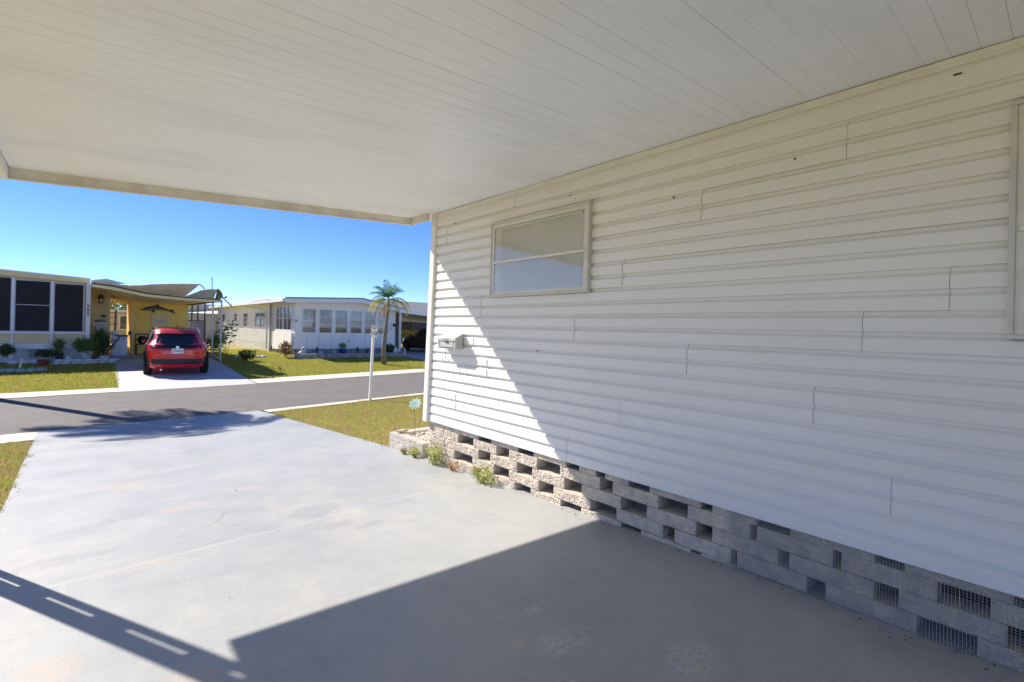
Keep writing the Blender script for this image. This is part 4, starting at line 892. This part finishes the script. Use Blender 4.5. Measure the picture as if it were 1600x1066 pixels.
    for sg_ in (-1, 1):
        b = MB(); pts = [(x0+sg_*hw*.66, y0+.75+i*.2, z0+(1.555+.02*math.sin(math.pi*i/9))*k) for i in range(10)]; b.tube(pts, .016, 6); b.build('roof_rail', M('rail_silver', (.6, .6, .6), .3, metal=.8), t)
        b = MB(); ym = L-1.55; b.rock((x0+sg_*(hw+.02), y0+ym, z0+1.02*k), (.10, .06, .075), 2.2); b.build('wing_mirror', paint, t, smooth=True)
        b = MB(); A = []; 
        for i in range(13):
            y = .55+(L-2.4)*i/12
            for q in range(5): z = (1.08+.34*q/4*min(1, math.sin(math.pi*(i+.6)/13)*1.6+.2))*k; A.append((side(y, z, sg_, .006), y0+y, z0+z))
        b.add(A, [(i*5+q, (i+1)*5+q, (i+1)*5+q+1, i*5+q+1) for i in range(12) for q in range(4)]); b.build('side_window', glass_m, t, smooth=True)
        for yw in (.82, L-.88):
            wh = MB(); r0 = .34; xo = x0+sg_*(hw-.005); 
            wh.lathe((xo-sg_*.11, y0+yw, z0+r0), [(r0*.62, -.115), (r0*.93, -.11), (r0, -.08), (r0, .08), (r0*.93, .11), (r0*.62, .115)], 28, 'x'); w_ = wh.build('wheel', M('tyre', (.018, .018, .018), .85, .1), t)
            rm = MB(); rm.lathe((xo-sg_*.11, y0+yw, z0+r0), [(r0*.60, .075), (r0*.60, .112), (r0*.15, .10)] if sg_ > 0 else [(r0*.60, -.075), (r0*.60, -.112), (r0*.15, -.10)], 20, 'x')
            for a in range(5): aa = a*1.2566; c3 = Vector((xo-sg_*.11+sg_*.115, y0+yw, z0+r0)); rm.bar(c3, c3+Vector((0, math.cos(aa), math.sin(aa)))*r0*.6, .05, .015, up=(1, 0, 0))
            q = rm.build('rim', M('rim_grey', (.25, .25, .26), .35, metal=.7), w_); q.location = (0, 0, 0)
            ar = MB(); 
            pts = [(x0+sg_*(hw-.022), y0+yw+math.cos(a_)*(r0+.05), z0+r0+math.sin(a_)*(r0+.05)) for a_ in [math.pi*(-.12+1.24*i/14) for i in range(15)]]; ar.tube(pts, .032, 6); ar.build('wheel_arch', clad, t)
    t.rotation_euler.z = -turn; t.location = (x0+L/2*math.sin(turn), y0+L/2*math.cos(turn), z0)
    return t
carL, carR = at(222.5, 575, 1, 19.05).x, at(326, 575, 1, 19.05).x
red_m = M('red_paint', (.60, .012, .030), .28, .06, 3, coat=1.)
make_car((carL+carR)/2, 18.95, G(19.6)+.0, carR-carL, 4.45, at(270, 510.5, 1, 19.9).z-G(19.6)-.01, red_m, 'bright red crossover parked nose first under the neighbour carport', turn=R(5.0))
olv = M('dark_olive_paint', (.022, .024, .018), .3, .1, 3, coat=.8)

# ---- white mobile home (front y=25)
YW = 25.; XW = 7.66; XE = at(617.5, 520, 1, YW).x
wh = thing('mobile_home', (10.3, YW, -1.52), 'long white mobile home with a row of porch windows across the street', 'house')
hwm = M('house_white', (.93, .90, .86), .5, .04, 1.5)
hws = M('house_side_white', (.68, .67, .64), .55, .05, 2)
zbot = at(540, 545, 1, YW).z
def roofz(x): return interp(x, [XW-.8, XW, 10.9, 13.4, 14], [1.22, 1.26, 1.42, .98, .87])
b = MB()
xs_ = [XW, 9, 10.9, 12.2, XE]; poly = [(x, YW, zbot) for x in (XW, XE)]+[(x, YW, roofz(x)-.1) for x in reversed(xs_)]
b.prism(poly, (0, 19, 0)); b.build('wall', hwm, wh)
b = MB()
for i in range(9): x = XW+.6+i*.61; b.box(x-.006, x+.006, YW-.006, YW, zbot, at(540, 523, 1, YW).z)
b.build('panel_seam', M('seam_grey', (.45, .48, .52), .6), wh)
b = MB(); X_ = [XW-.62, XW, 9.3, 10.9, 12.2, XE+.30]
vs = [(x, y, roofz(x)+dz) for x in X_ for y in (YW-.45, YW+19.4) for dz in (-.14, .03)]
b.add(vs, [(i*4+a, (i+1)*4+a, (i+1)*4+c2, i*4+c2) for i in range(5) for a, c2 in ((0, 1), (1, 3), (3, 2), (2, 0))]+[(0, 1, 3, 2), (20, 22, 23, 21)]); b.build('roof', M('roof_white', (.66, .64, .58), .6, .08, 2), wh)
b = MB(); 
for i in range(5):
    a, c2 = X_[i], X_[i+1]; b.add([(x, y, roofz(x)+dz) for x in (a, c2) for y in (YW-.49, YW-.452) for dz in (-.20, -.005)], [(0, 1, 3, 2), (4, 6, 7, 5), (0, 4, 5, 1), (2, 3, 7, 6), (0, 2, 6, 4), (1, 5, 7, 3)])
b.build('fascia_board', M('fascia_blue_white', (.90, .89, .88), .5, .05), wh)
b = MB()
for i in range(5):
    a, c2 = X_[i], X_[i+1]; b.add([(x, y, roofz(x)+dz) for x in (a, c2) for y in (YW-.51, YW-.452) for dz in (.0, .07)], [(0, 1, 3, 2), (4, 6, 7, 5), (0, 4, 5, 1), (2, 3, 7, 6), (0, 2, 6, 4), (1, 5, 7, 3)])
b.build('drip_edge', M('drip_blue_grey', (.33, .40, .48), .5, .05), wh)
b = MB(); b.box(XW-.74, XW-.62, YW-.5, YW+19.4, roofz(XW-.7)-.15, roofz(XW-.7)+.0); b.build('gutter', white_m, wh)
# raised roof
b = MB(); 
qx = lambda px, py: at(px, py, 0, 7.35)
b.prism([qx(376, 477), qx(392, 470.5), qx(418, 467.5), qx(454, 466.8), qx(454, 464.3), qx(418, 464.8), qx(390, 468.3)], (4.2, 0, 0)); b.build('raised_roof', M('raised_roof_white', (.80, .78, .72), .6, .06, 2), wh)
b = MB(); b.prism([qx(379, 476.2), qx(420, 471.8), qx(420, 467.9), qx(393, 470.7)], (3.6, 0, 0)); b.build('roof_vent_gap', M('vent_dark', (.10, .085, .075), .8), wh)
curt = M('curtain_lace', (.50, .50, .48), .8, .35, 9)
wdark = M('window_interior', (.12, .125, .13), .3, .5, 3)
wpane = glass('porch_glass', (.85, .88, .9), .05, .03)
def far_window(x0, x1, z0, z1, Y, kind, rows=3):
    t = .03; b = MB()
    for q in ((x0, x1, z0, z0+t), (x0, x1, z1-t, z1), (x0, x0+t, z0+t, z1-t), (x1-t, x1, z0+t, z1-t)): b.box(q[0], q[1], Y-.045, Y+.01, q[2], q[3])
    for r_ in range(1, rows): z = z0+(z1-z0)*r_/rows; b.box(x0+t, x1-t, Y-.038, Y+.01, z-.013, z+.013)
    f = b.build('window', M('window_frame_white', (.88, .88, .9), .5, .03), wh)
    b = MB(); b.box(x0+t, x1-t, Y-.006, Y+.005, z0+t, z1-t); q = b.build('interior', wdark if kind != 'b' else M('closed_blind', (.50, .50, .47), .7, .12, 5), f); q.location = (0, 0, 0)
    if kind == 'c': b = MB(); b.box(x0+t+.01, x1-t-.01, Y-.012, Y-.007, z1-t-.32, z1-t); q = b.build('curtain', curt, f); q.location = (0, 0, 0)
    if kind == 'h': b = MB(); b.box(x0+t+.01, x1-t-.01, Y-.012, Y-.007, z0+(z1-z0)*.55, z1-t); q = b.build('blind', M('half_blind', (.60, .58, .53), .7, .05), f); q.location = (0, 0, 0)
    b = MB(); b.quad((x0+t, Y-.02, z0+t), (x1-t, Y-.02, z0+t), (x1-t, Y-.02, z1-t), (x0+t, Y-.02, z1-t)); q = b.build('pane', wpane, f, recalc=False); q.location = (0, 0, 0)
zw0, zw1 = at(530, 521, 1, YW).z, at(530, 484.5, 1, YW).z
for (pa, pb, kd, rw) in ((472, 493.5, 'b', 2), (498.4, 518.8, 'c', 3), (523.3, 542.7, 'c', 3), (547.2, 565.5, 'h', 3), (569.5, 587, 'c', 3), (590, 607, 'b', 3)):
    far_window(at(pa, 500, 1, YW).x, at(pb, 500, 1, YW).x, zw0, zw1, YW, kd, rw)
P = at(463, 501.5, 1, YW-.03); b = MB(); b.box(P.x-.05, P.x+.05, P.y-.03, YW, P.z-.06, P.z+.06); b.build('meter_box', M('meter_grey', (.4, .42, .45), .5), wh)
P = at(545, 533, 1, YW); b = MB(); b.box(P.x-.04, P.x+.03, P.y-.02, YW, P.z-.08, P.z+.06); b.build('outlet_box', M('outlet_grey', (.55, .57, .6), .5), wh)
for k_, d_ in enumerate('210'): text_mesh('house_number', d_, .17, ci, (at(612, 500, 1, YW).x-.05, YW-.012, at(612, 506+k_*4.6, 1, YW).z), (1, 0, 0), (0, 0, 1), wh, .003)
P = at(615.8, 508.5, 1, YW-.05); b = MB(); b.box(P.x-.05, P.x+.05, P.y-.08, YW, P.z-.07, P.z+.09); b.build('porch_light', dark_m, wh)
# skirting blocks below the front wall
b = MB(); b.box(XW+.05, XE-.05, YW+.03, YW+.1, -1.6, zbot); b.box(XW+.03, XW+.1, YW+.03, YW+19, -1.6, zbot); b.build('skirting', M('grey_skirting', (.30, .31, .31), .8, .25, 6), wh)
# left side wall: porch bay, panels and windows on the plane x=XW
def sx_(px, py, xx=XW): return at(px, py, 0, xx)
def side_box(name, pxa, pxb, za, zb, mat, d=.05, xx=XW, parent=None, dd=0):
    ya, yb = sorted((sx_(pxa, 500).y, sx_(pxb, 500).y)); b = MB(); b.box(xx-d, xx-dd, ya, yb, za, zb); return b.build(name, mat, parent or wh)
zl = lambda px, py: sx_(px, py).z
side_box('porch_panel', 429.5, 459, zl(440, 546), zl(440, 518.5), M('porch_white', (.86, .83, .78), .5, .03), .10)  # the porch panel's own plain white
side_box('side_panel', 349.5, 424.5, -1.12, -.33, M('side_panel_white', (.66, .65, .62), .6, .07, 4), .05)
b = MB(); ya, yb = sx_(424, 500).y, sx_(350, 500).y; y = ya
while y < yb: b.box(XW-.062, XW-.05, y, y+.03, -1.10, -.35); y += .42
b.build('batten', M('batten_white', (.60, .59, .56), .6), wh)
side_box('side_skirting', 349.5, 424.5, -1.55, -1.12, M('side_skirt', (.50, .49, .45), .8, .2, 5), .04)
b = MB(); y = sx_(426, 500).y; b.box(XW-.16, XW-.06, y-.05, y+.05, -1.52, 1.1); b.build('corner_post', M('post_grey', (.36, .36, .35), .6), wh)
def side_window(pxa, pxb, z0, z1, cols, rows, tint=wdark):
    ya, yb = sorted((sx_(pxa, 500).y, sx_(pxb, 500).y)); b = MB(); t = .05; X = XW
    for q in ((ya, yb, z0, z0+t), (ya, yb, z1-t, z1), (ya, ya+t, z0+t, z1-t), (yb-t, yb, z0+t, z1-t)): b.box(X-.05, X+.01, *q)
    for c2 in range(1, cols): y = ya+(yb-ya)*c2/cols; b.box(X-.045, X, y-.03, y+.03, z0+t, z1-t)
    for r_ in range(1, rows): z = z0+(z1-z0)*r_/rows; b.box(X-.04, X, ya+t, yb-t, z-.02, z+.02)
    f = b.build('window', M('window_frame_white', (.88, .88, .9), .5, .03), wh); b = MB(); b.box(X-.015, X+.01, ya+t, yb-t, z0+t, z1-t); q = b.build('pane', M('side_window_dark', (.09, .095, .10), .15, .3, 4), f); q.location = (0, 0, 0)
side_window(432.5, 443, -.32, .95, 2, 2, wdark); side_window(444, 456.5, -.32, .95, 2, 2)
side_window(399.5, 415.5, -.22, .66, 2, 3); side_window(381, 388.4, -.22, .66, 1, 3); side_window(366.5, 371.5, .1, .66, 1, 2); side_window(348, 352.5, .05, .66, 1, 2)
b = MB(); y = sx_(425, 500).y; b.tube([(XW-.68, y+2.6, 1.08), (XW-.60, y+2.5, .98), (XW-.3, y+.7, .78), (XW-.2, y+.3, .70), (XW-.2, y+.2, -1.4)], .045, 8); b.build('downspout', white_m, wh)

# planter bed in front of the white house
gb = M('bed_block', (.34, .33, .32), .85, .25, 6)
wb = thing('garden_edging', (10, 23.4, -1.6), 'grey block edging of the planting bed along the white house', 'edging')
xa, xb = at(466, 560, 1, 23.4).x, at(636, 557, 1, 23.4).x; x = xa; b = MB(); re = random.Random(4)
while x < xb: L = re.uniform(.28, .40); b.box(x, x+L-.01, 23.38+re.uniform(-.02, .02), 23.52, G(23.4)-.03, G(23.4)+.22+re.uniform(-.02, .02)); x += L
b.box(xa-.1, xa-.01, 23.35, 23.6, G(23.4)-.02, G(23.4)+.30); b.build('edging_block', gb, wb, bevel=.008)
b = MB(); b.box(xa, xb, 23.5, 24.98, G(23.4)-.05, G(23.4)+.10); tag(b.build('mulch', M('mulch', (.16, .14, .12), .9, .3, 12)), kind='structure')
def orn(px, py, y, size, mat, name, label, cat, seed=1):
    P = at(px, py, 1, y); b = MB(); b.rock((P.x, y, P.z), size, seed); return tag(b.build(name, mat, smooth=True), label, cat)
og, ow, ob = M('ornament_grey', (.40, .42, .44), .7, .2, 20), M('ornament_pale', (.66, .66, .66), .6, .1, 20), M('ornament_blue', (.02, .05, .16), .4, .2)
orn(475, 548, 23.9, (.13, .1, .17), og, 'garden_statue', 'grey animal shaped garden statue at the left end of the white house bed', 'statue', 3)
orn(469.5, 552, 23.7, (.10, .1, .10), ow, 'garden_stone', 'white stone beside the grey garden statue', 'stone', 5)
orn(495.5, 548, 24.2, (.06, .06, .20), M('bed_dark', (.05, .055, .07), .6), 'garden_light', 'dark stake light under the first porch window', 'garden light', 6)
orn(501, 551, 24.1, (.10, .1, .08), ow, 'garden_stone', 'white stone right of the dark stake light', 'stone', 7)
orn(523, 550, 24.1, (.13, .1, .12), M('ornament_teal', (.30, .42, .42), .6, .3, 20), 'garden_ornament', 'pale teal ornament left of the blue pot', 'ornament', 8)
orn(558.5, 548, 24.2, (.06, .06, .20), M('bed_dark', (.05, .055, .07), .6), 'garden_light', 'dark stake light right of the blue pot under the half raised blind', 'garden light', 9)
orn(573.5, 549, 24.2, (.06, .06, .18), M('bed_dark', (.05, .055, .07), .6), 'garden_light', 'dark stake light just left of the sign post', 'garden light', 10)
orn(618, 549, 23.7, (.14, .1, .22), ow, 'garden_statue', 'white garden statue at the foot of the white carport post', 'statue', 11)
orn(624.5, 553, 23.65, (.09, .09, .12), M('ornament_dark', (.06, .05, .06), .6), 'garden_ornament', 'dark round ornament beside the white statue', 'ornament', 12)
orn(631.5, 550, 23.7, (.10, .1, .22), og, 'garden_statue', 'pale grey figure at the right end of the bed next to the dark car', 'statue', 13)
P = at(535, 553, 1, 24.); bp_ = thing('flower_pot', (P.x, 24., P.z), 'cobalt blue pot with a small green plant under the porch windows', 'pot')
b = MB(); b.lathe((P.x, 24., P.z), [(.12, 0), (.19, .12), (.20, .24), (.22, .26), (.17, .26)], 16); b.build('pot_body', M('cobalt', (.02, .05, .22), .3, .1), bp_)
leafy('foliage', (P.x, 24., P.z+.38), (.18, .15, .13), 160, .12, .04, leafb_m, bp_, 1., 3)
fol(607, 546, 22, 14, 24., 700, leaf_m, 'dark green shrub behind the palm trunk at the white house', .12, .05, 31, .6, 'shrub')
P = at(447, 560, 1, 23.9)
cro = M('croton_leaf', (.34, .10, .08), .5, 0, 25, col2=(.42, .30, .14))
plant('croton_shrub', (P.x, 23.9, G(23.9)), (.26, .22, .30), .40, 260, .20, .06, cro, 'red and cream leaved croton shrub at the corner of the white house', 'shrub', 1., 15)
P = at(386, 565, 1, 22.75); plant('shrub', (P.x, 22.75, G(22.7)), (.36, .3, .22), .26, 420, .13, .06, leaf_m, 'small dark shrub on the lawn between the two driveways', 'shrub', .5, 16)
P = at(338, 552, 1, 26.8); plant('shrub', (P.x-.1, 26.6, G(26)), (.30, .3, .42), .52, 260, .22, .08, leafb_m, 'dense dark broad leaved shrub behind the carport posts', 'shrub', .5, 17)
P = at(352, 552, 1, 26.3); plant('shrub', (P.x, 26.3, G(26)), (.40, .3, .70), 1.1, 90, .26, .12, M('papaya_leaf', (.12, .18, .04), .5, .2, 10), 'tall open shrub with large leaves right of the carport posts', 'shrub', .4, 18)
b = MB()
for i in range(5): b.rock((5.0+.28*i, 24.2+.1*math.sin(i*2), G(24.2)+.03), (.14, .12, .07), i*3.3)
tag(b.build('stone_edging', stone_m, smooth=True), 'short row of pale stones on the grass beside the carport posts', 'stones')

# ---- carport of the white house with a dark car
XP = at(624, 520, 1, 24.6).x
wc = thing('carport', (XP, 24.6, -1.55), 'white house side carport with sloping roof shading a dark car', 'carport')
b = MB(); xa = XE-.1
vs = [(x, y, z) for x, z in ((xa, .86), (19, -.0+.34)) for y in (24.4, 35) for z in (z, z+.10)]
b.add(vs, [(0, 1, 3, 2), (4, 6, 7, 5), (0, 4, 5, 1), (2, 3, 7, 6), (0, 2, 6, 4), (1, 5, 7, 3)]); b.build('carport_roof', M('roof_pale', (.60, .62, .64), .5, .05), wc)
b = MB(); b.add([(x, y, z) for x, z0_ in ((xa, .80), (19, .30)) for y in (24.34, 24.398) for z in (z0_, z0_+.17)], [(0, 1, 3, 2), (4, 6, 7, 5), (0, 4, 5, 1), (2, 3, 7, 6), (0, 2, 6, 4), (1, 5, 7, 3)]); b.build('front_fascia', bluew_m, wc)
b = MB(); b.box(XP-.05, XP+.05, 24.5, 24.6, -1.55, .85); b.build('post', white_m, wc)
b = MB(); b.box(XE+.02, XE+.30, 25.1, 34, -1.5, .8); b.build('side_screen', M('brown_screen', (.10, .08, .07), .8, .1), wc)
b = MB(); zz = at(640, 501.5, 1, 33).z; b.box(13, 26, 33, 33.1, zz-.07, zz+.07); b.build('rear_beam', white_m, wc)
b = MB(); b.box(13, 26, 33.12, 33.2, at(640, 516, 1, 33).z, zz-.08); b.build('shade_screen', M('dark_shade_cloth', (.12, .10, .11), .9, .1), wc)
b = MB(); b.bar(at(641, 500, 1, 32.9), at(647.5, 516, 1, 32.9), .05); b.bar(at(647.5, 516, 1, 32.9), at(647.3, 530, 1, 32.9), .05); b.build('brace', M('brace_olive', (.20, .19, .12), .6), wc)
P = at(653, 552, 1, 25.6)
make_car(at(655, 540, 1, 26.4).x+.95, 24.6, G(26), 1.80, 4.5, 1.50, olv, 'dark olive car parked in the shade of the white house carport', sedan=True)
yl = M('yellow_leaf', (.48, .40, .05), .6, 0, 3, col2=(.26, .30, .05))
plant('shrub', (at(637, 530, 1, 36).x, 36, -1.5), (2.0, .8, .95), 1.0, 2600, .28, .11, yl, 'bright yellow green sunlit shrub seen through the white house carport', 'shrub', .5, 21)

# ---- buildings behind
gr_m = M('grey_shingle', (.24, .25, .26), .9, .08, 3)
rh = thing('mobile_home', (22, 40, -1.5), 'grey roofed house rising behind the white house carport', 'house')
zt_ = at(640, 467.5, 1, 40).z; b = MB(); xa = at(606, 470, 1, 40).x
b.prism([(xa, 40, at(610, 487, 1, 40).z-.2), (xa+.4, 44, zt_), (40, 44, zt_), (40, 40, at(610, 487, 1, 40).z-.2)], (0, 0, -.1)); b.build('roof', gr_m, rh)
b = MB(); b.box(xa+.3, 39, 40.2, 48, -1.5, at(610, 487, 1, 40).z-.3); b.build('wall', M('back_wall', (.40, .38, .36), .7, .1), rh)
lh = thing('mobile_home', (4, 46, -1.5), 'white trailer seen through the bare frame beside the shed', 'house')
b = MB(); b.box(at(286, 500, 1, 44).x, at(342, 500, 1, 44).x, 44, 56, -1.5, at(300, 489, 1, 44).z); b.build('wall', M('trailer_white', (.62, .63, .62), .6, .05), lh)
b = MB(); xa, xb = at(284, 500, 1, 44).x, at(362, 500, 1, 44).x
b.prism([(xa-.3, 43.5, at(300, 489, 1, 43.5).z), (xb, 43.5, at(360, 484, 1, 43.5).z), (xb, 43.5, at(360, 477.5, 1, 43.5).z), (xa-.3, 43.5, at(300, 474, 1, 43.5).z)], (0, 12, 0)); b.build('roof', M('trailer_roof', (.66, .62, .58), .6, .05), lh)
b = MB(); xa, xb = at(323, 500, 1, 43.9).x, at(338, 500, 1, 43.9).x; b.box(xa, xb, 43.88, 43.99, -1.4, at(330, 496, 1, 43.9).z); b.build('door', white_m, lh)
bh = thing('mobile_home', (1.5, 42, -1.5), 'pale building seen through the passage beside the yellow shed', 'house')
b = MB(); xa, xb = at(168, 500, 1, 42).x, at(214, 500, 1, 42).x; b.box(xa, xb, 42, 50, -1.5, at(190, 488, 1, 42).z); b.build('wall', M('beige_wall', (.55, .47, .38), .7, .15, 2), bh)
b = MB(); b.box(xa-.2, xb+.2, 41.7, 50.2, at(190, 488, 1, 42).z, at(190, 484.5, 1, 42).z); b.build('roof', white_m, bh)
b = MB(); xw0, xw1 = at(188, 500, 1, 41.95).x, at(198, 500, 1, 41.95).x; b.box(xw0-.08, xw1+.08, 41.93, 41.99, at(190, 516, 1, 42).z, at(190, 492, 1, 42).z); wf = b.build('window', white_m, bh)
b = MB(); b.box(xw0, xw1, 41.91, 41.95, at(190, 514, 1, 42).z, at(190, 494, 1, 42).z); q = b.build('pane', wdark, wf); q.location = (0, 0, 0)
b = MB(); px_ = at(180, 500, 1, 38).x; b.tube([(px_, 38, -1.5), (px_+.02, 38, at(180, 485, 1, 38).z)], .05, 6); 
for z in (.2, -.2, .5): b.bar((px_-.5, 38, z-.1), (px_+.1, 38, z), .04)
tag(b.build('bare_trunk', M('bark_brown', (.14, .10, .07), .9)), 'thin bare trunk standing in the sunlit gap beside the shed', 'tree')
plant('shrub', (at(189, 483, 1, 52).x, 52, -1.5), (2.0, .8, .8), 2.6, 1300, .3, .12, yl, 'lime green tree crown above the beige building in the passage', 'tree', .5, 23)
tube_between('antenna_mast', at(331.5, 460, 1, 40), at(331.5, 433, 1, 40), .03, M('mast_grey', (.35, .36, .38), .5), None)
am = bpy.data.objects['antenna_mast']; tag(am, 'thin grey antenna mast rising above the damaged canopy', 'antenna')
b = MB(); b.tube([at(331.5, 500, 1, 40), at(331.5, 460.2, 1, 40)], .03, 6); b.build('lower_mast', M('mast_grey', (.35, .36, .38), .5), am)

# ---- palms
trunk_m = M('palm_bark', (.24, .20, .16), .9, .25, 9, .6, 30)
frond_g = M('frond_green', (.13, .28, .09), .6, .2, 3, thin=.3); frond_y = M('frond_yellow', (.52, .48, .07), .7, .2, 3, thin=.3); frond_o = M('frond_dead', (.62, .26, .06), .7, .15, 3)
def frond(mb, base, az, elev, L, droop, nl=26, ll=.35, seed=0, wl=.03, spread=.9):
    r_ = random.Random(seed); d = Vector((math.cos(az)*math.cos(elev), math.sin(az)*math.cos(elev), math.sin(elev))); pts = []; p = Vector(base)
    n = 12
    for i in range(n+1): pts.append(p.copy()); p = p+d*(L/n); d.z -= droop/n*(1+i*.15); d.normalize()
    mb.tube(pts, [.022*(1-i/n*.8)*max(.5, L/2) for i in range(n+1)], 5)
    for i in range(nl*2):
        u = .12+.86*(i//2)/nl; f_ = u*n; k_ = min(int(f_), n-1); c3 = pts[k_].lerp(pts[k_+1], f_-k_); tg = (pts[k_+1]-pts[k_]).normalized(); sd_ = tg.cross(Vector((0, 0, 1))).normalized()*(1 if i % 2 else -1)
        l2 = ll*(math.sin(math.pi*min(1, u*.85+.12))**.6)*r_.uniform(.8, 1.15); dd = (sd_*spread+tg*.55+Vector((0, 0, -.25+r_.uniform(-.25, .25)))).normalized(); wv = tg*wl*.5
        mid = c3+dd*l2*.55; e = c3+dd*l2+Vector((0, 0, -l2*.28)); mb.add([c3-wv*.5, mid-wv, e, mid+wv, c3+wv*.5], [(0, 1, 2, 3, 4)])
pm = Vector((at(600, 570, 1, 20.3).x, 20.3, G(20.3)))
pt_ = thing('palm_tree', pm, 'small palm with green top fronds and hanging yellow and orange fronds on the lawn', 'palm tree')
tp = [at(600, 571, 1, 20.3), at(599.5, 545, 1, 20.3), at(602, 520, 1, 20.3), at(605, 495, 1, 20.3), at(607, 478, 1, 20.3), at(607, 466, 1, 20.3)]
b = MB(); b.tube(tp, [.115, .10, .088, .072, .052, .045], 12); b.build('trunk', trunk_m, pt_, smooth=True)
top_ = tp[-1]
b = MB()
for i, (az, el, L) in enumerate(((2.8, .7, .95), (2.3, 1.1, .9), (1.2, 1.2, .9), (.3, 1.15, .85), (-.6, 1.3, .9), (3.3, .4, .95), (-1.6, 1.2, .8), (-2.6, 1.0, .8), (.9, .9, .7), (2.0, .8, .9), (.0, .9, .95), (-1.1, 1.0, .85), (3.0, 1.0, .9), (1.6, 1.4, .95))): frond(b, top_, az, el, L, .8, 24, .28, i, .024)
b.build('green_frond', frond_g, pt_, recalc=False)
b = MB()
for i, (az, el, L) in enumerate(((2.9, .35, 1.25), (3.3, .1, 1.2), (-.5, .5, 1.35), (-.8, .25, 1.4), (-.2, .2, 1.3), (2.6, .2, 1.2), (-1.4, .2, 1.0), (-2.0, .3, 1.1))): frond(b, top_-Vector((0, 0, .08)), az, el, L, 1.7, 30, .26, i+20, .026, .6)
b.build('yellow_frond', frond_y, pt_, recalc=False)
b = MB()
for i, az in enumerate((2.9, 3.2, 3.6, 2.6)): frond(b, top_-Vector((0, 0, .18)), az, -.5, .80, 2.4, 20, .16, i+40, .024, .3)
b.build('dead_frond', frond_o, pt_, recalc=False)
# palm just left of the frame: its shadow lies on the street and driveway
pb_ = Vector((-2.28, 17.5, G(17.5))); H_ = 7.
p2 = thing('palm_tree', pb_, 'tall palm at the left lot whose shadow crosses the street', 'palm tree')
b = MB(); b.tube([pb_+Vector((0, 0, H_*i/6)) for i in range(7)], [.17, .14, .13, .12, .12, .11, .10], 10); b.build('trunk', trunk_m, p2, smooth=True)
b = MB(); tt = pb_+Vector((0, 0, H_))
for i in range(22): frond(b, tt, i*2.4, .75-.045*i, 1.9+.25*math.sin(i*3), 1.2, 44, .55, i+60, .045)
b.build('crown', frond_g, p2, recalc=False)
